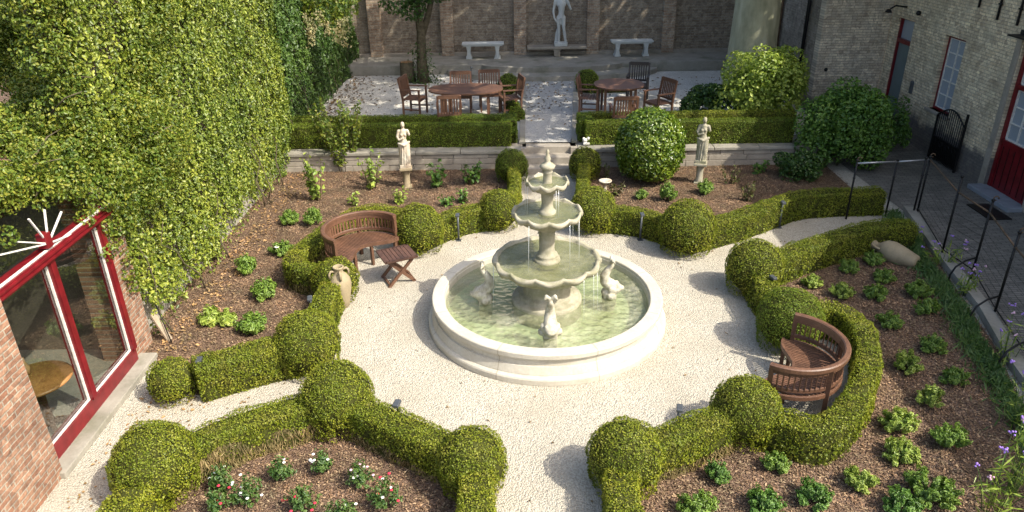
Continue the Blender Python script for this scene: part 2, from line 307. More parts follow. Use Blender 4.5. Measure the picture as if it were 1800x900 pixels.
# ------------------------------------------------------------------ object helpers
def tag(o, label=None, cat=None, group=None, kind=None):
    if label: o['label'] = label
    if cat: o['category'] = cat
    if group: o['group'] = group
    if kind: o['kind'] = kind
    return o
def empty(name, loc=(0,0,0), rz=0, label=None, cat=None, group=None):
    o = bpy.data.objects.new(name, None); COL.objects.link(o); o.location = loc; o.rotation_euler = (0,0,rz); o.empty_display_size = .1
    return tag(o, label, cat, group)
class MB:
    """collects shapes, then links them as ONE mesh object"""
    def __init__(s): s.v = []; s.f = []; s.m = []; s.sm = []
    def raw(s, vs, fs, mi=0, smooth=False):
        k = len(s.v); s.v += [tuple(p) for p in vs]
        for f in fs: s.f.append(tuple(i+k for i in f)); s.m.append(mi); s.sm.append(smooth)
        return s
    def box(s, c, d, rz=0, mi=0, M_=None, bev=0):
        x, y, z = d[0]/2, d[1]/2, d[2]/2
        if bev:
            bm = bmesh.new(); bmesh.ops.create_cube(bm, size=1); bmesh.ops.scale(bm, vec=d, verts=bm.verts)
            bmesh.ops.bevel(bm, geom=bm.edges[:], offset=bev, segments=2, profile=.5, affect='EDGES')
            vs = [v.co.copy() for v in bm.verts]; fs = [[v.index for v in f.verts] for f in bm.faces]; bm.free()
        else:
            vs = [Vector(p) for p in ((-x,-y,-z),(x,-y,-z),(x,y,-z),(-x,y,-z),(-x,-y,z),(x,-y,z),(x,y,z),(-x,y,z))]
            fs = [(0,3,2,1),(4,5,6,7),(0,1,5,4),(1,2,6,5),(2,3,7,6),(3,0,4,7)]
        R_ = M_ if M_ else Matrix.Rotation(rz, 3, 'Z')
        s.raw([R_ @ v + Vector(c) for v in vs], fs, mi); return s
    def tube(s, pts, r, n=8, mi=0, cap=True, smooth=True):
        pts = [Vector(p) for p in pts]; rs = r if isinstance(r, (list, tuple)) else [r]*len(pts)
        ring = []; prev = None
        for i, p in enumerate(pts):
            d = (pts[min(i+1, len(pts)-1)]-pts[max(i-1, 0)]).normalized()
            if prev is None:
                a = Vector((0,0,1)) if abs(d.z) < .9 else Vector((1,0,0)); x = d.cross(a).normalized()
            else: x = (prev - d*prev.dot(d)).normalized()
            prev = x; y = d.cross(x)
            ring.append([p+(x*math.cos(2*PI*k/n)+y*math.sin(2*PI*k/n))*rs[i] for k in range(n)])
        vs = [q for r_ in ring for q in r_]
        fs = [(i*n+k, i*n+(k+1)%n, (i+1)*n+(k+1)%n, (i+1)*n+k) for i in range(len(pts)-1) for k in range(n)]
        if cap: fs += [tuple(range(n))[::-1], tuple(range((len(pts)-1)*n, len(pts)*n))]
        s.raw(vs, fs, mi, smooth); return s
    def bar(s, a, b, w, h, mi=0):       # rectangular bar from a to b, w across, h in height
        a, b = Vector(a), Vector(b); d = (b-a); L = d.length; d.normalize()
        up = Vector((0,0,1)) if abs(d.z) < .95 else Vector((0,1,0))
        x = d.cross(up).normalized(); y = x.cross(d)
        R_ = Matrix((x, d, y)).transposed(); s.box((a+b)/2, (w, L, h), mi=mi, M_=R_); return s
    def lathe(s, prof, n=48, c=(0,0,0), mi=0, smooth=True, close=True):
        vs = [(c[0]+r*math.cos(2*PI*k/n), c[1]+r*math.sin(2*PI*k/n), c[2]+z) for r, z in prof for k in range(n)]
        fs = [(i*n+k, i*n+(k+1)%n, (i+1)*n+(k+1)%n, (i+1)*n+k) for i in range(len(prof)-1) for k in range(n)]
        s.raw(vs, fs, mi, smooth); return s
    def ball(s, c, r, mi=0, sub=2, sc=(1,1,1)):
        bm = bmesh.new(); bmesh.ops.create_icosphere(bm, subdivisions=sub, radius=r)
        s.raw([(c[0]+v.co.x*sc[0], c[1]+v.co.y*sc[1], c[2]+v.co.z*sc[2]) for v in bm.verts], [[v.index for v in f.verts] for f in bm.faces], mi, True); bm.free(); return s
    def poly(s, pts, z, mi=0): s.raw([(p[0], p[1], z) for p in pts], [tuple(range(len(pts)))], mi); return s
    def mesh(s, name, mats):
        me = bpy.data.meshes.new(name); me.from_pydata(s.v, [], s.f); me.update()
        for m in (mats if isinstance(mats, (list, tuple)) else [mats]): me.materials.append(m)
        me.polygons.foreach_set('material_index', s.m); me.polygons.foreach_set('use_smooth', s.sm)
        return me
    def build(s, name, mats, parent=None):
        o = bpy.data.objects.new(name, s.mesh(name, mats)); COL.objects.link(o)
        if parent: o.parent = parent
        return o
def struct(o): o['kind'] = 'structure'; return o
def copy_thing(o, loc=None, rz=None, label=None, parent=None):
    c = o.copy(); COL.objects.link(c)
    if parent: c.parent = parent
    for ch in [x for x in bpy.data.objects if x.parent == o]: copy_thing(ch, parent=c)
    if loc is not None: c.location = loc
    if rz is not None: c.rotation_euler = (0,0,rz)
    if label: c['label'] = label
    return c

# ---- leaves in bulk
def nz3(P, f=1.0, seed=0):
    r = np.random.default_rng(seed); out = np.zeros(len(P))
    for k in range(5):
        d = r.normal(size=3); d /= np.linalg.norm(d); ff = f*(1+.55*k)
        out += np.sin(P @ d*ff*2*PI + r.uniform(0, 6.28))/(1+.5*k)
    return out/2.2
def unit(a): return a/np.maximum(np.linalg.norm(a, axis=1, keepdims=True), 1e-9)
def leaf_arrays(P, N, size, tilt=.6, droop=0., shape='leaf', asp=.62, var=.35):
    n = len(P); N = unit(N + rng.normal(size=(n,3))*tilt)
    t = rng.normal(size=(n,3)); t[:,2] -= droop; t = unit(t - N*(t*N).sum(1, keepdims=True)); b = np.cross(N, t)
    L = (np.asarray(size)*(1+var*rng.uniform(-1, 1, n)))[:,None]; W = L*asp
    if shape == 'quad':
        V = np.stack([P-t*L*.5, P+b*W*.5, P+t*L*.5, P-b*W*.5], 1); faces = np.array([[0,1,2,3]])
    else:
        f = .12
        V = np.stack([P-t*L*.5, P-t*L*.1+b*W*.5+N*L*f, P+t*L*.22+b*W*.36+N*L*f, P+t*L*.5-N*L*.06, P+t*L*.22-b*W*.36+N*L*f, P-t*L*.1-b*W*.5+N*L*f], 1)
        faces = np.array([[0,1,2,3],[0,3,4,5]])
    return V, faces
def leaf_mesh(name, packs, mats, extra=None):
    """packs: list of (V, faces, mat index); extra: an MB whose faces go first"""
    vs, loops, mi = [], [], []; off = 0; tot = []
    if extra:
        vs.append(np.array(extra.v, dtype=float)); off = len(extra.v)
        for f, m in zip(extra.f, extra.m): loops.append(np.array(f)); tot.append(np.array([len(f)])); mi.append(np.array([m]))
    for V, fc, m in packs:
        n, k, _ = V.shape
        if n == 0: continue
        vs.append(V.reshape(-1,3)); idx = (np.arange(n)*k)[:,None,None] + fc[None] + off
        loops.append(idx.reshape(-1)); tot.append(np.full(n*len(fc), fc.shape[1])); mi.append(np.full(n*len(fc), m)); off += n*k
    vs = np.concatenate(vs); loops = np.concatenate(loops).astype(np.int32); tot = np.concatenate(tot).astype(np.int32); mi = np.concatenate(mi).astype(np.int32)
    me = bpy.data.meshes.new(name); me.vertices.add(len(vs)); me.vertices.foreach_set('co', vs.astype(np.float32).ravel())
    me.loops.add(len(loops)); me.loops.foreach_set('vertex_index', loops)
    me.polygons.add(len(tot)); st = np.concatenate([[0], np.cumsum(tot)[:-1]]).astype(np.int32)
    me.polygons.foreach_set('loop_start', st); me.polygons.foreach_set('loop_total', tot); me.polygons.foreach_set('material_index', mi)
    for m in mats: me.materials.append(m)
    me.update(calc_edges=True); me.validate(); return me
def link(name, me, parent=None):
    o = bpy.data.objects.new(name, me); COL.objects.link(o)
    if parent: o.parent = parent
    return o
def local(P, c): return P - np.array(c)

# ------------------------------------------------------------------ setting: ground, beds, terrace
TZ = .45
FC = Vector((.485, 9.25, 0))
def flat(name, pts, z, m): return struct(MB().poly(pts, z).build(name, m))
flat('ground', [(-40,-5),(40,-5),(40,60),(-40,60)], -.02, MT['mulch'])
flat('gravel_path', [(-5.2,1),(9.6,1),(9.6,16.3),(-5.2,16.3)], 0, MT['gravel'])
def cr_spline(pts, step=.08):
    P = [Vector((*p[:2], 0)) for p in pts]; P = [P[0]*2-P[1]] + P + [P[-1]*2-P[-2]]; out = []
    for i in range(1, len(P)-2):
        n = max(2, int((P[i+1]-P[i]).length/step))
        for k in range(n):
            t = k/n; a, b, c, d = P[i-1:i+3]
            out.append(.5*((2*b)+(c-a)*t+(2*a-5*b+4*c-d)*t*t+(3*b-a-3*c+d)*t**3))
    out.append(P[-2]); return out

# ball table: (px, py of the disc centre, radius)
BALLS = dict(S1=(736,400,.42), S2=(877,363,.37), S3=(899,285,.35), S3b=(1028,280,.34), S4=(1042,367,.41), S5=(1208,402,.46), S6=(1326,468,.42),
             S7=(1388,560,.42), S8=(1313,714,.38), S9=(1099,795,.38), S10=(829,800,.35), S11=(592,695,.41), S12=(272,812,.42), S13=(540,598,.41), S14=(588,483,.34), S15=(297,648,.27))
BC = {k: Vector(G(v[0], v[1], .42)) for k, v in BALLS.items()}
def HP(*pts, z=.46): return [G(x, y, z)[:2] for x, y in pts]
def bc(k): return (BC[k].x, BC[k].y)
H1 = [bc('S1')] + HP((790,374),(838,362)) + [bc('S2')]
H2 = [bc('S2'), G(905,318,.5)[:2], bc('S3')]
H3 = [bc('S3b'), G(1025,325,.5)[:2], bc('S4')]
H4 = [bc('S4')] + HP((1095,366),(1152,376)) + [bc('S5')]
H5 = [bc('S5')] + HP((1290,378),(1350,358),(1416,339),(1552,333))
H6 = [bc('S6')] + HP((1400,435),(1475,411),(1540,394),(1606,391))
H7 = [bc('S6'), bc('S7')]
H8 = [bc('S7')] + HP((1455,535),(1510,562),(1528,610),(1522,655),(1495,710),(1448,745),(1395,735)) + [bc('S8')]
H9 = [bc('S8'), bc('S9')]
H10 = [bc('S9')] + HP((1092,840),(1102,900),(1112,1000),(1120,1150))
H11 = [bc('S10')] + HP((838,860),(834,920),(830,1000),(815,1150))
H12 = [bc('S10'), bc('S11')]
H13 = [bc('S11')] + HP((470,722),(380,752)) + [bc('S12')]
H14 = [bc('S12')] + HP((215,880),(160,980),(60,1150))
H15 = [bc('S13')] + HP((450,612),(340,642))
H16 = [bc('S13'), bc('S14')]
H17 = [bc('S14')] + HP((515,455),(545,420),(590,388),(640,364),(690,368)) + [bc('S1')]
def bed(name, pts): 
    o = MB().poly(pts, .012).build(name, MT['mulch']); struct(o); return o
def rev(h): return list(reversed(h))
bedA = [(-5.2,8.35),(-4.75,8.3),(-4.5,7.75)] + rev(H15) + H16[1:] + H17[1:] + H1[1:] + H2[1:] + [(.05,15.75),(-5.2,16.2)]
bedB = rev(H3)[0:] + []
bedB = [(1.55,15.75)] + H3 + H4[1:] + H5[1:] + [(7.0,15.7)]
bedC = rev(H6) + H7[1:] + H8[1:] + H9[1:] + H10[1:] + [(4.8,3.0),(5.6,5.2),(6.05,7.2),(6.4,8.2),(6.75,9.8),(7.2,11.8)]
bedE = rev(H14) + rev(H13)[1:] + rev(H12)[1:] + H11[1:]
for nm, b_ in (('planting_bed', bedA), ('planting_bed', bedB), ('planting_bed', bedC), ('planting_bed', bedE)): bed(nm, b_)
flat('courtyard_paving', [(7.45,12.9),(7.05,10.9),(6.75,9.1),(6.35,7.6),(5.9,5.4),(5.2,2),(9.62,2),(9.62,19.3),(7.3,19.3)], .008, MT['pavers'])
# stone kerb between bed and courtyard
kb = MB(); kl = [(7.5,12.9),(7.08,10.9),(6.78,9.2),(6.38,7.8),(5.95,5.6),(5.2,2.2)]
for a, b in zip(kl, kl[1:]):
    kb.bar((a[0],a[1],.05), (b[0],b[1],.05), .17, .14)
struct(kb.build('kerb', MT['kerb']))
# terrace: gravel deck on a retaining wall, with steps
TF = 15.85
struct(MB().box((-2.52,TF+4.6,TZ/2-.01),(5.75,9.2,TZ-.02)).box((4.3,TF+4.6,TZ/2-.01),(5.9,9.2,TZ-.02)).box((.87,TF+4.85,TZ/2-.012),(1.03,8.7,TZ-.024)).build('terrace', MT['ledge']))
struct(MB().poly([(-5.3,TF+.6),(7.3,TF+.6),(8.2,25),(-5.3,25)], TZ+.004).build('terrace_gravel', MT['gravel2']))
# path strip, paler gravel with kerbs
struct(MB().poly([(.34,16.2),(1.37,16.17),(1.92,22.3),(.5,22.3)], TZ+.012).build('terrace_path', mat_gravel('pale_path_gravel', (.50,.49,.46), (.36,.35,.32), 44)))
k2 = MB(); k2.bar((.27,16.15,TZ+.02),(.43,22.3,TZ+.02),.13,.05).bar((1.45,16.15,TZ+.02),(2.0,22.3,TZ+.02),.13,.05)
struct(k2.build('path_kerb', MT['kerb']))
# front wall: stone courses + coping
def course_wall(x0, x1, label):
    mb = MB(); z = 0
    for hgt in (.14, .13, .11):
        x = x0
        while x < x1-.02:
            L = min(random.uniform(.5, 1.1), x1-x); 
            if x1-(x+L) < .2: L = x1-x
            mb.box((x+L/2, TF-.06+random.uniform(-.012,.012), z+hgt/2), (L-.008, .20, hgt-.008), bev=.008); x += L
        z += hgt
    root = empty('retaining_wall', ((x0+x1)/2, TF, 0), label=label, cat='wall')
    off = root.location
    mb.v = [(a-off.x, b-off.y, c-off.z) for a, b, c in mb.v]
    mb.build('stone_course', MT['ledge'], root)
    cp = MB(); x = x0
    while x < x1-.02:
        L = min(1.0, x1-x); cp.box((x+L/2-off.x, TF-.02-off.y, .41), (L-.01, .36, .07), bev=.01); x += L
    cp.build('coping', MT['kerb'], root)
course_wall(-5.1, .25, 'low stone retaining wall left of the terrace steps, behind the left statue')
course_wall(1.5, 7.0, 'low stone retaining wall right of the terrace steps, behind the right statue')
st = MB()
for k in range(3):
    st.box((.875, TF+.28-k*.32+.0, (TZ-.02-.15*(k))/2), (1.22-.004*k, .34, TZ-.02-.15*k), bev=.012)
tag(st.build('garden_steps', MT['ledge']), 'three stone steps up to the terrace path behind the fountain', 'steps')
# rear platform (two low steps in front of the back wall)
pl = MB(); 
pl.box((1.5,24.3,TZ+.15),(13.4,1.7,.30),bev=.02)
def half_disc(mb, cx, cy, r, z0, z1, sq=.45):
    pts = [(cx+r*math.cos(t), cy-r*sq*math.sin(t)) for t in [PI*k/24 for k in range(25)]]
    n = len(pts); vs = [(p[0],p[1],z0) for p in pts]+[(p[0],p[1],z1) for p in pts]
    fs = [tuple(range(n, 2*n))[::-1], tuple(range(n))] + [(i, i+1, n+i+1, n+i) for i in range(n-1)]
    mb.raw(vs, fs)
half_disc(pl, 1.35, 23.46, 3.3, TZ, TZ+.15, .36); half_disc(pl, 1.35, 23.46, 2.2, TZ+.15, TZ+.298, .28)
tag(pl.build('platform_steps', MT['kerb']), 'wide grey stone step and bowed platform along the foot of the back wall', 'steps')

# ------------------------------------------------------------------ back wall with piers
bw = MB().box((2.6,25.35,2.2),(16,.5,4.4)).build('garden_wall', MT['brickB']); tag(bw, 'tall old brown brick wall at the far end behind the terrace', 'wall')
for x in (-4.35,-2.0,.38,2.76,5.22):
    q = MB(); q.box((x,25.0,2.4),(.40,.26,3.6)).build('pier', MT['brickP'], bw)
q = MB().box((1.5,25.02,TZ+.32),(13,.2,.14),bev=.01).build('wall_footing', MT['ledge'], bw)

# ------------------------------------------------------------------ right house
house = empty('brick_house', (9.6,12,0), label='old limewashed yellow brick house with red doors along the right side', cat='house')
def hp(mb, name, mat, par=None):
    o = mb.build(name, mat, par or house)
    if not par:
        o.data.transform(Matrix.Translation((-9.6,-12,0)))
    return o
HX = 9.6; HT = 5.45
# facade built round its openings: list of (y0,y1,z0,z1)
OPEN = [(12.85,14.05,.06,2.95), (15.85,16.65,1.0,2.62), (18.05,18.8,.02,2.68)]
fw = MB(); ys = sorted({-2, 19.2, *[a for o in OPEN for a in o[:2]]})
for y0, y1 in zip(ys, ys[1:]):
    zs = [(0, HT)]
    for o in OPEN:
        if o[0] <= y0 and y1 <= o[1]: zs = [(-.1, o[2]), (o[3], HT)]
    for z0, z1 in zs: fw.box((HX+.2, (y0+y1)/2, (z0+z1)/2), (.4, y1-y0, z1-z0))
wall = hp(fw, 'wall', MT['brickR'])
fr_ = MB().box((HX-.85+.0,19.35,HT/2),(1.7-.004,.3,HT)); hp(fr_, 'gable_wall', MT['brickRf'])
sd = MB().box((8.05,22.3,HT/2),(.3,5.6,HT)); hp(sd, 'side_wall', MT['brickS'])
hp(MB().box((12.5,9,HT+.1),(6.6,22.5,.2)).box((HX-.06,9,HT+.12),(.16,22.5,.14)), 'roof', MT['roof'])
p0 = GX(1425,0,7.86); hp(MB().tube([(7.84,p0[1],0),(7.84,p0[1],HT)],.05), 'drainpipe', MT['iron'])
p0 = GX(1385,0,7.86); hp(MB().tube([(7.84,p0[1]+.3,0),(7.84,p0[1]+.3,HT)],.04), 'drainpipe', MT['rust'])
def grid_window(y0, y1, z0, z1, cols, rows, name='window', X=HX+.12, fw_=.055, bar=.022, sill=True):
    f = MB()
    f.box((X,y0+fw_/2,(z0+z1)/2),(.07,fw_,z1-z0)).box((X,y1-fw_/2,(z0+z1)/2),(.07,fw_,z1-z0))
    f.box((X,(y0+y1)/2,z0+fw_/2),(.066,y1-y0-2*fw_,fw_)).box((X,(y0+y1)/2,z1-fw_/2),(.066,y1-y0-2*fw_,fw_))
    fo = hp(f, name, MT['red'])
    p_ = MB().box((X+.01,(y0+y1)/2,(z0+z1)/2),(.01,y1-y0-2*fw_,z1-z0-2*fw_)); po = p_.build('pane', MT['pane']); po.data.transform(Matrix.Translation((-9.6,-12,0))); po.parent = fo
    b_ = MB(); a0, a1, c0, c1 = y0+fw_, y1-fw_, z0+fw_, z1-fw_
    for k in range(cols+1): y = a0+(a1-a0)*k/cols; b_.box((X-.008,y,(c0+c1)/2),(.03,bar*(1.6 if k in (0,cols) else 1),c1-c0))
    for k in range(rows+1): z = c0+(c1-c0)*k/rows; b_.box((X-.010,(a0+a1)/2,z),(.026,a1-a0,bar*(1.6 if k in (0,rows) else 1)))
    bo = b_.build('glazing_bars', MT['white']); bo.data.transform(Matrix.Translation((-9.6,-12,0))); bo.parent = fo
    return fo
grid_window(15.85,16.65,1.0,2.62,2,5)
hp(MB().box((HX+.03,16.25,.97),(.2,.95,.06),bev=.01), 'window_sill', MT['ledge'])
# red garden door
dr = hp(MB().box((HX+.10,13.45,.55),(.06,1.06,.95)).box((HX+.085,13.45,2.1),(.09,1.06,.09)).box((HX+.10,12.90,1.5),(.10,.09,2.85)).box((HX+.10,14.0,1.5),(.10,.09,2.85)).box((HX+.085,13.45,2.9),(.09,1.06,.08)).box((HX+.09,13.45,1.03),(.08,1.06,.09)), 'door', MT['red'])
dm = MB()
for k in range(6): dm.box((HX+.066,12.99+.18*k+.0,.55),(.012,.008,.8))
o = dm.build('groove_shade_strip', MT['iron']); o.data.transform(Matrix.Translation((-9.6,-12,0))); o.parent = dr  # raised near-black strips paint the shade of panel grooves
def lights(y0,y1,z0,z1,cols,rows,par):
    p_ = MB().box((HX+.12,(y0+y1)/2,(z0+z1)/2),(.01,y1-y0,z1-z0)).build('pane', MT['pane']); p_.data.transform(Matrix.Translation((-9.6,-12,0))); p_.parent = par
    b_ = MB()
    for k in range(cols+1): b_.box((HX+.10,y0+(y1-y0)*k/cols,(z0+z1)/2),(.03,.035 if k in(0,cols) else .022,z1-z0))
    for k in range(rows+1): b_.box((HX+.098,(y0+y1)/2,z0+(z1-z0)*k/rows),(.026,y1-y0,.035 if k in(0,rows) else .022))
    o_ = b_.build('glazing_bars', MT['white']); o_.data.transform(Matrix.Translation((-9.6,-12,0))); o_.parent = par
o = MB().tube([(HX+.07,13.05,1.02),(HX+.01,13.05,1.02),(HX+.01,13.16,1.02)],.010,6).build('handle', MT['iron']); o.data.transform(Matrix.Translation((-9.6,-12,0))); o.parent = dr
lights(12.96,13.94,1.09,2.04,3,3,dr); lights(12.96,13.94,2.16,2.85,3,2,dr)
hp(MB().box((HX-.10,13.45,.05),(.4,1.35,.09),bev=.012), 'doorstep', plain('blue_grey_step', (.22,.24,.27), .7))
hp(MB().box((HX-.0,14.17,1.5),(.03,.16,2.95)).box((HX-.001,12.74,1.5),(.03,.16,2.95)), 'door_surround', MT['ledge'])
hp(MB().box((HX-.12,13.45,3.02),(.28,1.5,.03)).box((HX-.0,13.45,3.07),(.05,1.5,.08)), 'canopy', MT['iron'])
# grey-blue door
d2 = hp(MB().box((HX+.12,18.42,1.05),(.05,.66,2.1)), 'door', MT['bluegrey'])
hp(MB().box((HX+.09,18.78,1.35),(.1,.05,2.62)).box((HX+.09,18.08,1.35),(.1,.05,2.62)).box((HX+.09,18.43,2.15),(.1,.66,.10)), 'door_frame', MT['red'])
hp(MB().box((HX+.12,18.43,2.42),(.02,.66,.44)), 'transom_light', MT['pane'])
hp(MB().tube([(HX,18.55,2.95),(HX-.25,18.6,2.98),(HX-.35,18.65,2.9)],.02).lathe([(.0,.05),(.04,.04),(.09,-.03),(.02,-.04)],12,(HX-.38,18.65,2.85)), 'wall_lamp', MT['iron'])
hp(MB().ball((HX-.04,17.9,2.9),.06), 'wall_lamp', MT['iron'])
hp(MB().box((HX-.01,17.55,1.25),(.06,.12,.3),bev=.02), 'letter_box', MT['lamp'])
for px, y0 in ((1720,13),(1752,35),(1787,45)):
    a = GX(px, y0, HX-.03); hp(MB().bar(a, (a[0],a[1],a[2]+.75), .035, .03).bar((a[0]-.005,a[1]-.05,a[2]+.3),(a[0]-.005,a[1]+.05,a[2]+.3),.03,.03), 'wall_anchor', MT['iron'])
q = GY(1451,122,19.2); hp(MB().ball((q[0],19.17,q[2]),.05,sc=(1,.5,1)), 'vent', MT['iron'])
# iron gate against the facade
ga = empty('iron_gate', (HX-.09,15.55,0), label='black wrought iron gate with an arched top folded against the house wall', cat='gate')
g = MB(); 
g.bar((0,-.55,0),(0,-.55,1.28),.04,.04); 
ga_ = g.build('post', MT['iron'], ga); g = MB().bar((0,.52,0),(0,.52,1.0),.035,.035).build('post', MT['iron'], ga)
g = MB(); arc = [(0, .52-1.05*t, 1.0+.22*math.sin(PI*min(1, t*1.02))) for t in [k/14 for k in range(15)]]
g.tube(arc,.018,6); g.build('arched_rail', MT['iron'], ga)
g = MB().bar((0,.52,.52),(0,-.55,.52),.03,.03).bar((0,.52,.08),(0,-.55,.08),.03,.03).build('rail', MT['iron'], ga)
for k in range(1, 14):
    y = .52-1.07*k/14; z1 = 1.0+.22*math.sin(PI*k/14); MB().tube([(0,y,.08),(0,y,z1)],.009,6).build('bar', MT['iron'], ga)
MB().box((.01,-.01,.3),(.006,1.03,.4)).build('lower_sheet', MT['iron'], ga)  # flat black sheet across the lower half
for k in range(4):
    c = (-.02, .38-.26*k, .44); MB().tube([(c[0], c[1]+(.02+.01*t)*math.cos(t), c[2]+(.02+.01*t)*math.sin(t)) for t in [j*.5 for j in range(16)]], .008, 5).build('scroll', MT['iron'], ga)
mt_ = G(1738,372,.02); tag(MB().box((mt_[0],mt_[1],.02),(.42,.75,.02),bev=.004).build('door_mat', MT['iron']), 'dark door mat on the paving in front of the red garden door', 'mat')

# ------------------------------------------------------------------ left: garden room with glazed front
room = empty('garden_room', (-5,7.2,0), label='low brick garden room with a red framed glazed front, lower left', cat='garden room')
def rp(mb, name, mat, par=None):
    o = mb.build(name, mat); o.data.transform(Matrix.Translation((5,-7.2,0))); o.parent = par or room; return o
rp(MB().box((-5.03,5.0,1.10),(.42,2.22,2.2)), 'brick_pier', MT['brickL'])
rp(MB().box((-5.2,8.47,1.2),(.42,.5,2.4)), 'brick_pier', MT['brickL'])
rp(MB().box((-8.8,6.4,1.2),(.2,5,2.4)).box((-7.0,8.62,1.2),(3.4,.2,2.4)).box((-7.0,3.98,1.2),(3.4,.2,2.4)), 'wall', plain('pale_plaster', (.17,.14,.11), .9))
rp(MB().box((-7.0,6.3,.02),(4.0,4.7,.04)), 'floor', stone_mat('stone_floor', (.36,.34,.29), (.24,.22,.18), 3))
rp(MB().box((-4.93,7.2,.04),(.34,2.3,.08),bev=.01), 'sill_slab', MT['kerb'])
Y0, Y1 = 6.1, 8.2
rp(MB().box((-5.0,(Y0+Y1)/2,.17),(.12,Y1-Y0,.18)), 'bottom_rail', MT['red'])
for y in (Y0+.04, 7.12, Y1-.04): rp(MB().box((-4.98,y,1.16),(.13,.085,1.8)), 'mullion', MT['red'])
rp(MB().box((-4.97,(Y0+Y1)/2-.15,2.125),(.16,Y1-Y0+.7,.12)).box((-4.88,(Y0+Y1)/2-.15,2.10),(.02,Y1-Y0+.7,.02)).box((-4.88,(Y0+Y1)/2-.15,2.15),(.02,Y1-Y0+.7,.02)), 'header_beam', MT['red'])
rp(MB().box((-4.92,(Y0+Y1)/2-.15,2.193),(.03,Y1-Y0+.74,.012)), 'flashing', MT['white'])
for y0, y1 in ((Y0+.085,7.075),(7.165,Y1-.085)):
    w_ = .02
    f = rp(MB().box((-4.97,y0+w_/2,1.16),(.022,w_,1.8)).box((-4.97,y1-w_/2,1.16),(.022,w_,1.8)).box((-4.968,(y0+y1)/2,.275),(.022,y1-y0,w_)).box((-4.968,(y0+y1)/2,2.04),(.022,y1-y0,w_)), 'window', MT['white'])
    rp(MB().raw([(-4.985,y0+w_,.28),(-4.985,y1-w_,.28),(-4.985,y1-w_,2.04),(-4.985,y0+w_,2.04)],[(0,1,2,3)]), 'pane', MT['glass'], f)
# roof: lean-to with white painted rafters fanning from the post head
rp(MB().raw([(-5.0,8.5,2.24),(-6.1,8.5,2.74),(-6.1,4.3,2.74),(-5.0,4.3,2.24)], [(0,1,2,3)]), 'roof_glass', MT['glass'])
rp(MB().raw([(-6.1,8.7,2.75),(-8.9,8.7,3.5),(-8.9,3.9,3.5),(-6.1,3.9,2.75)], [(0,1,2,3)]), 'roof_glass', MT['glass'])
hub = Vector((-4.90,7.12,2.26))
for px, py in ((30,425),(50,385),(78,368),(108,372),(0,448),(150,402)):
    e = Vector(GX(px, py, -4.90))
    rp(MB().bar(hub, e, .018, .014), 'fan_bar', MT['white'])
rp(MB().box((-4.93,7.12,2.3),(.1,.1,.16)), 'post_head', MT['red'])
gt = GX(0,300,-5.7); gt2 = GX(38,280,-5.7)
rp(MB().tube([Vector(gt)-Vector((0,1.2,.0)), gt, gt2], .045), 'gutter', MT['zinc'])
rp(MB().raw([(-5.72,4.6,gt[2]+.02),(-5.72,gt2[1],gt[2]+.02),(-7.4,gt2[1]+.5,gt[2]+.95),(-7.4,4.6,gt[2]+.95),(-5.72,4.6,gt[2]-.5),(-5.72,gt2[1],gt[2]-.5)],[(0,1,2,3),(4,5,1,0)]), 'upper_roof', MT['roof'])
# furniture inside
tc = G(62,668,.72)
rt = empty('round_table', (tc[0],tc[1],.04), label='round honey coloured wooden table behind the glass front', cat='table')
MB().lathe([(0,.66),(.36,.66),(.38,.68),(.36,.70),(0,.70)],28).build('tabletop', MT['oak'], rt)
MB().lathe([(.05,.66),(.04,.3),(.06,.08)],12).build('pedestal', MT['teakd'], rt)
for k in range(4): a = PI/4+PI/2*k; MB().bar((0,0,.12),(.28*math.cos(a),.28*math.sin(a),.02),.05,.05).build('foot', MT['teakd'], rt)
tag(MB().lathe([(0,0),(.035,0),(.04,.1),(.015,.16),(.015,.22),(0,.22)],12,(tc[0]-.12,tc[1]+.08,.745)).build('bottle', plain('brown_ceramic',(.4,.25,.14),.3)), 'small tan bottle on the round table behind the glass', 'bottle')
# leaning board and rod at the wall corner
bd = GX(255,560,-4.82); o = MB().bar((-4.76,8.74,.02),(-4.93,8.78,.42),.09,.025).build('wooden_board', wood_mat('weathered_board', (.25,.2,.14), (.4,.33,.24), .8)); tag(o, 'weathered wooden board leaning on the brick beside the glazed front', 'board')
tag(MB().tube([(-4.7,8.66,.0),(-4.9,8.86,.55)],.009,6).build('iron_rod', MT['iron']), 'thin black rod leaning beside the wooden board', 'rod')

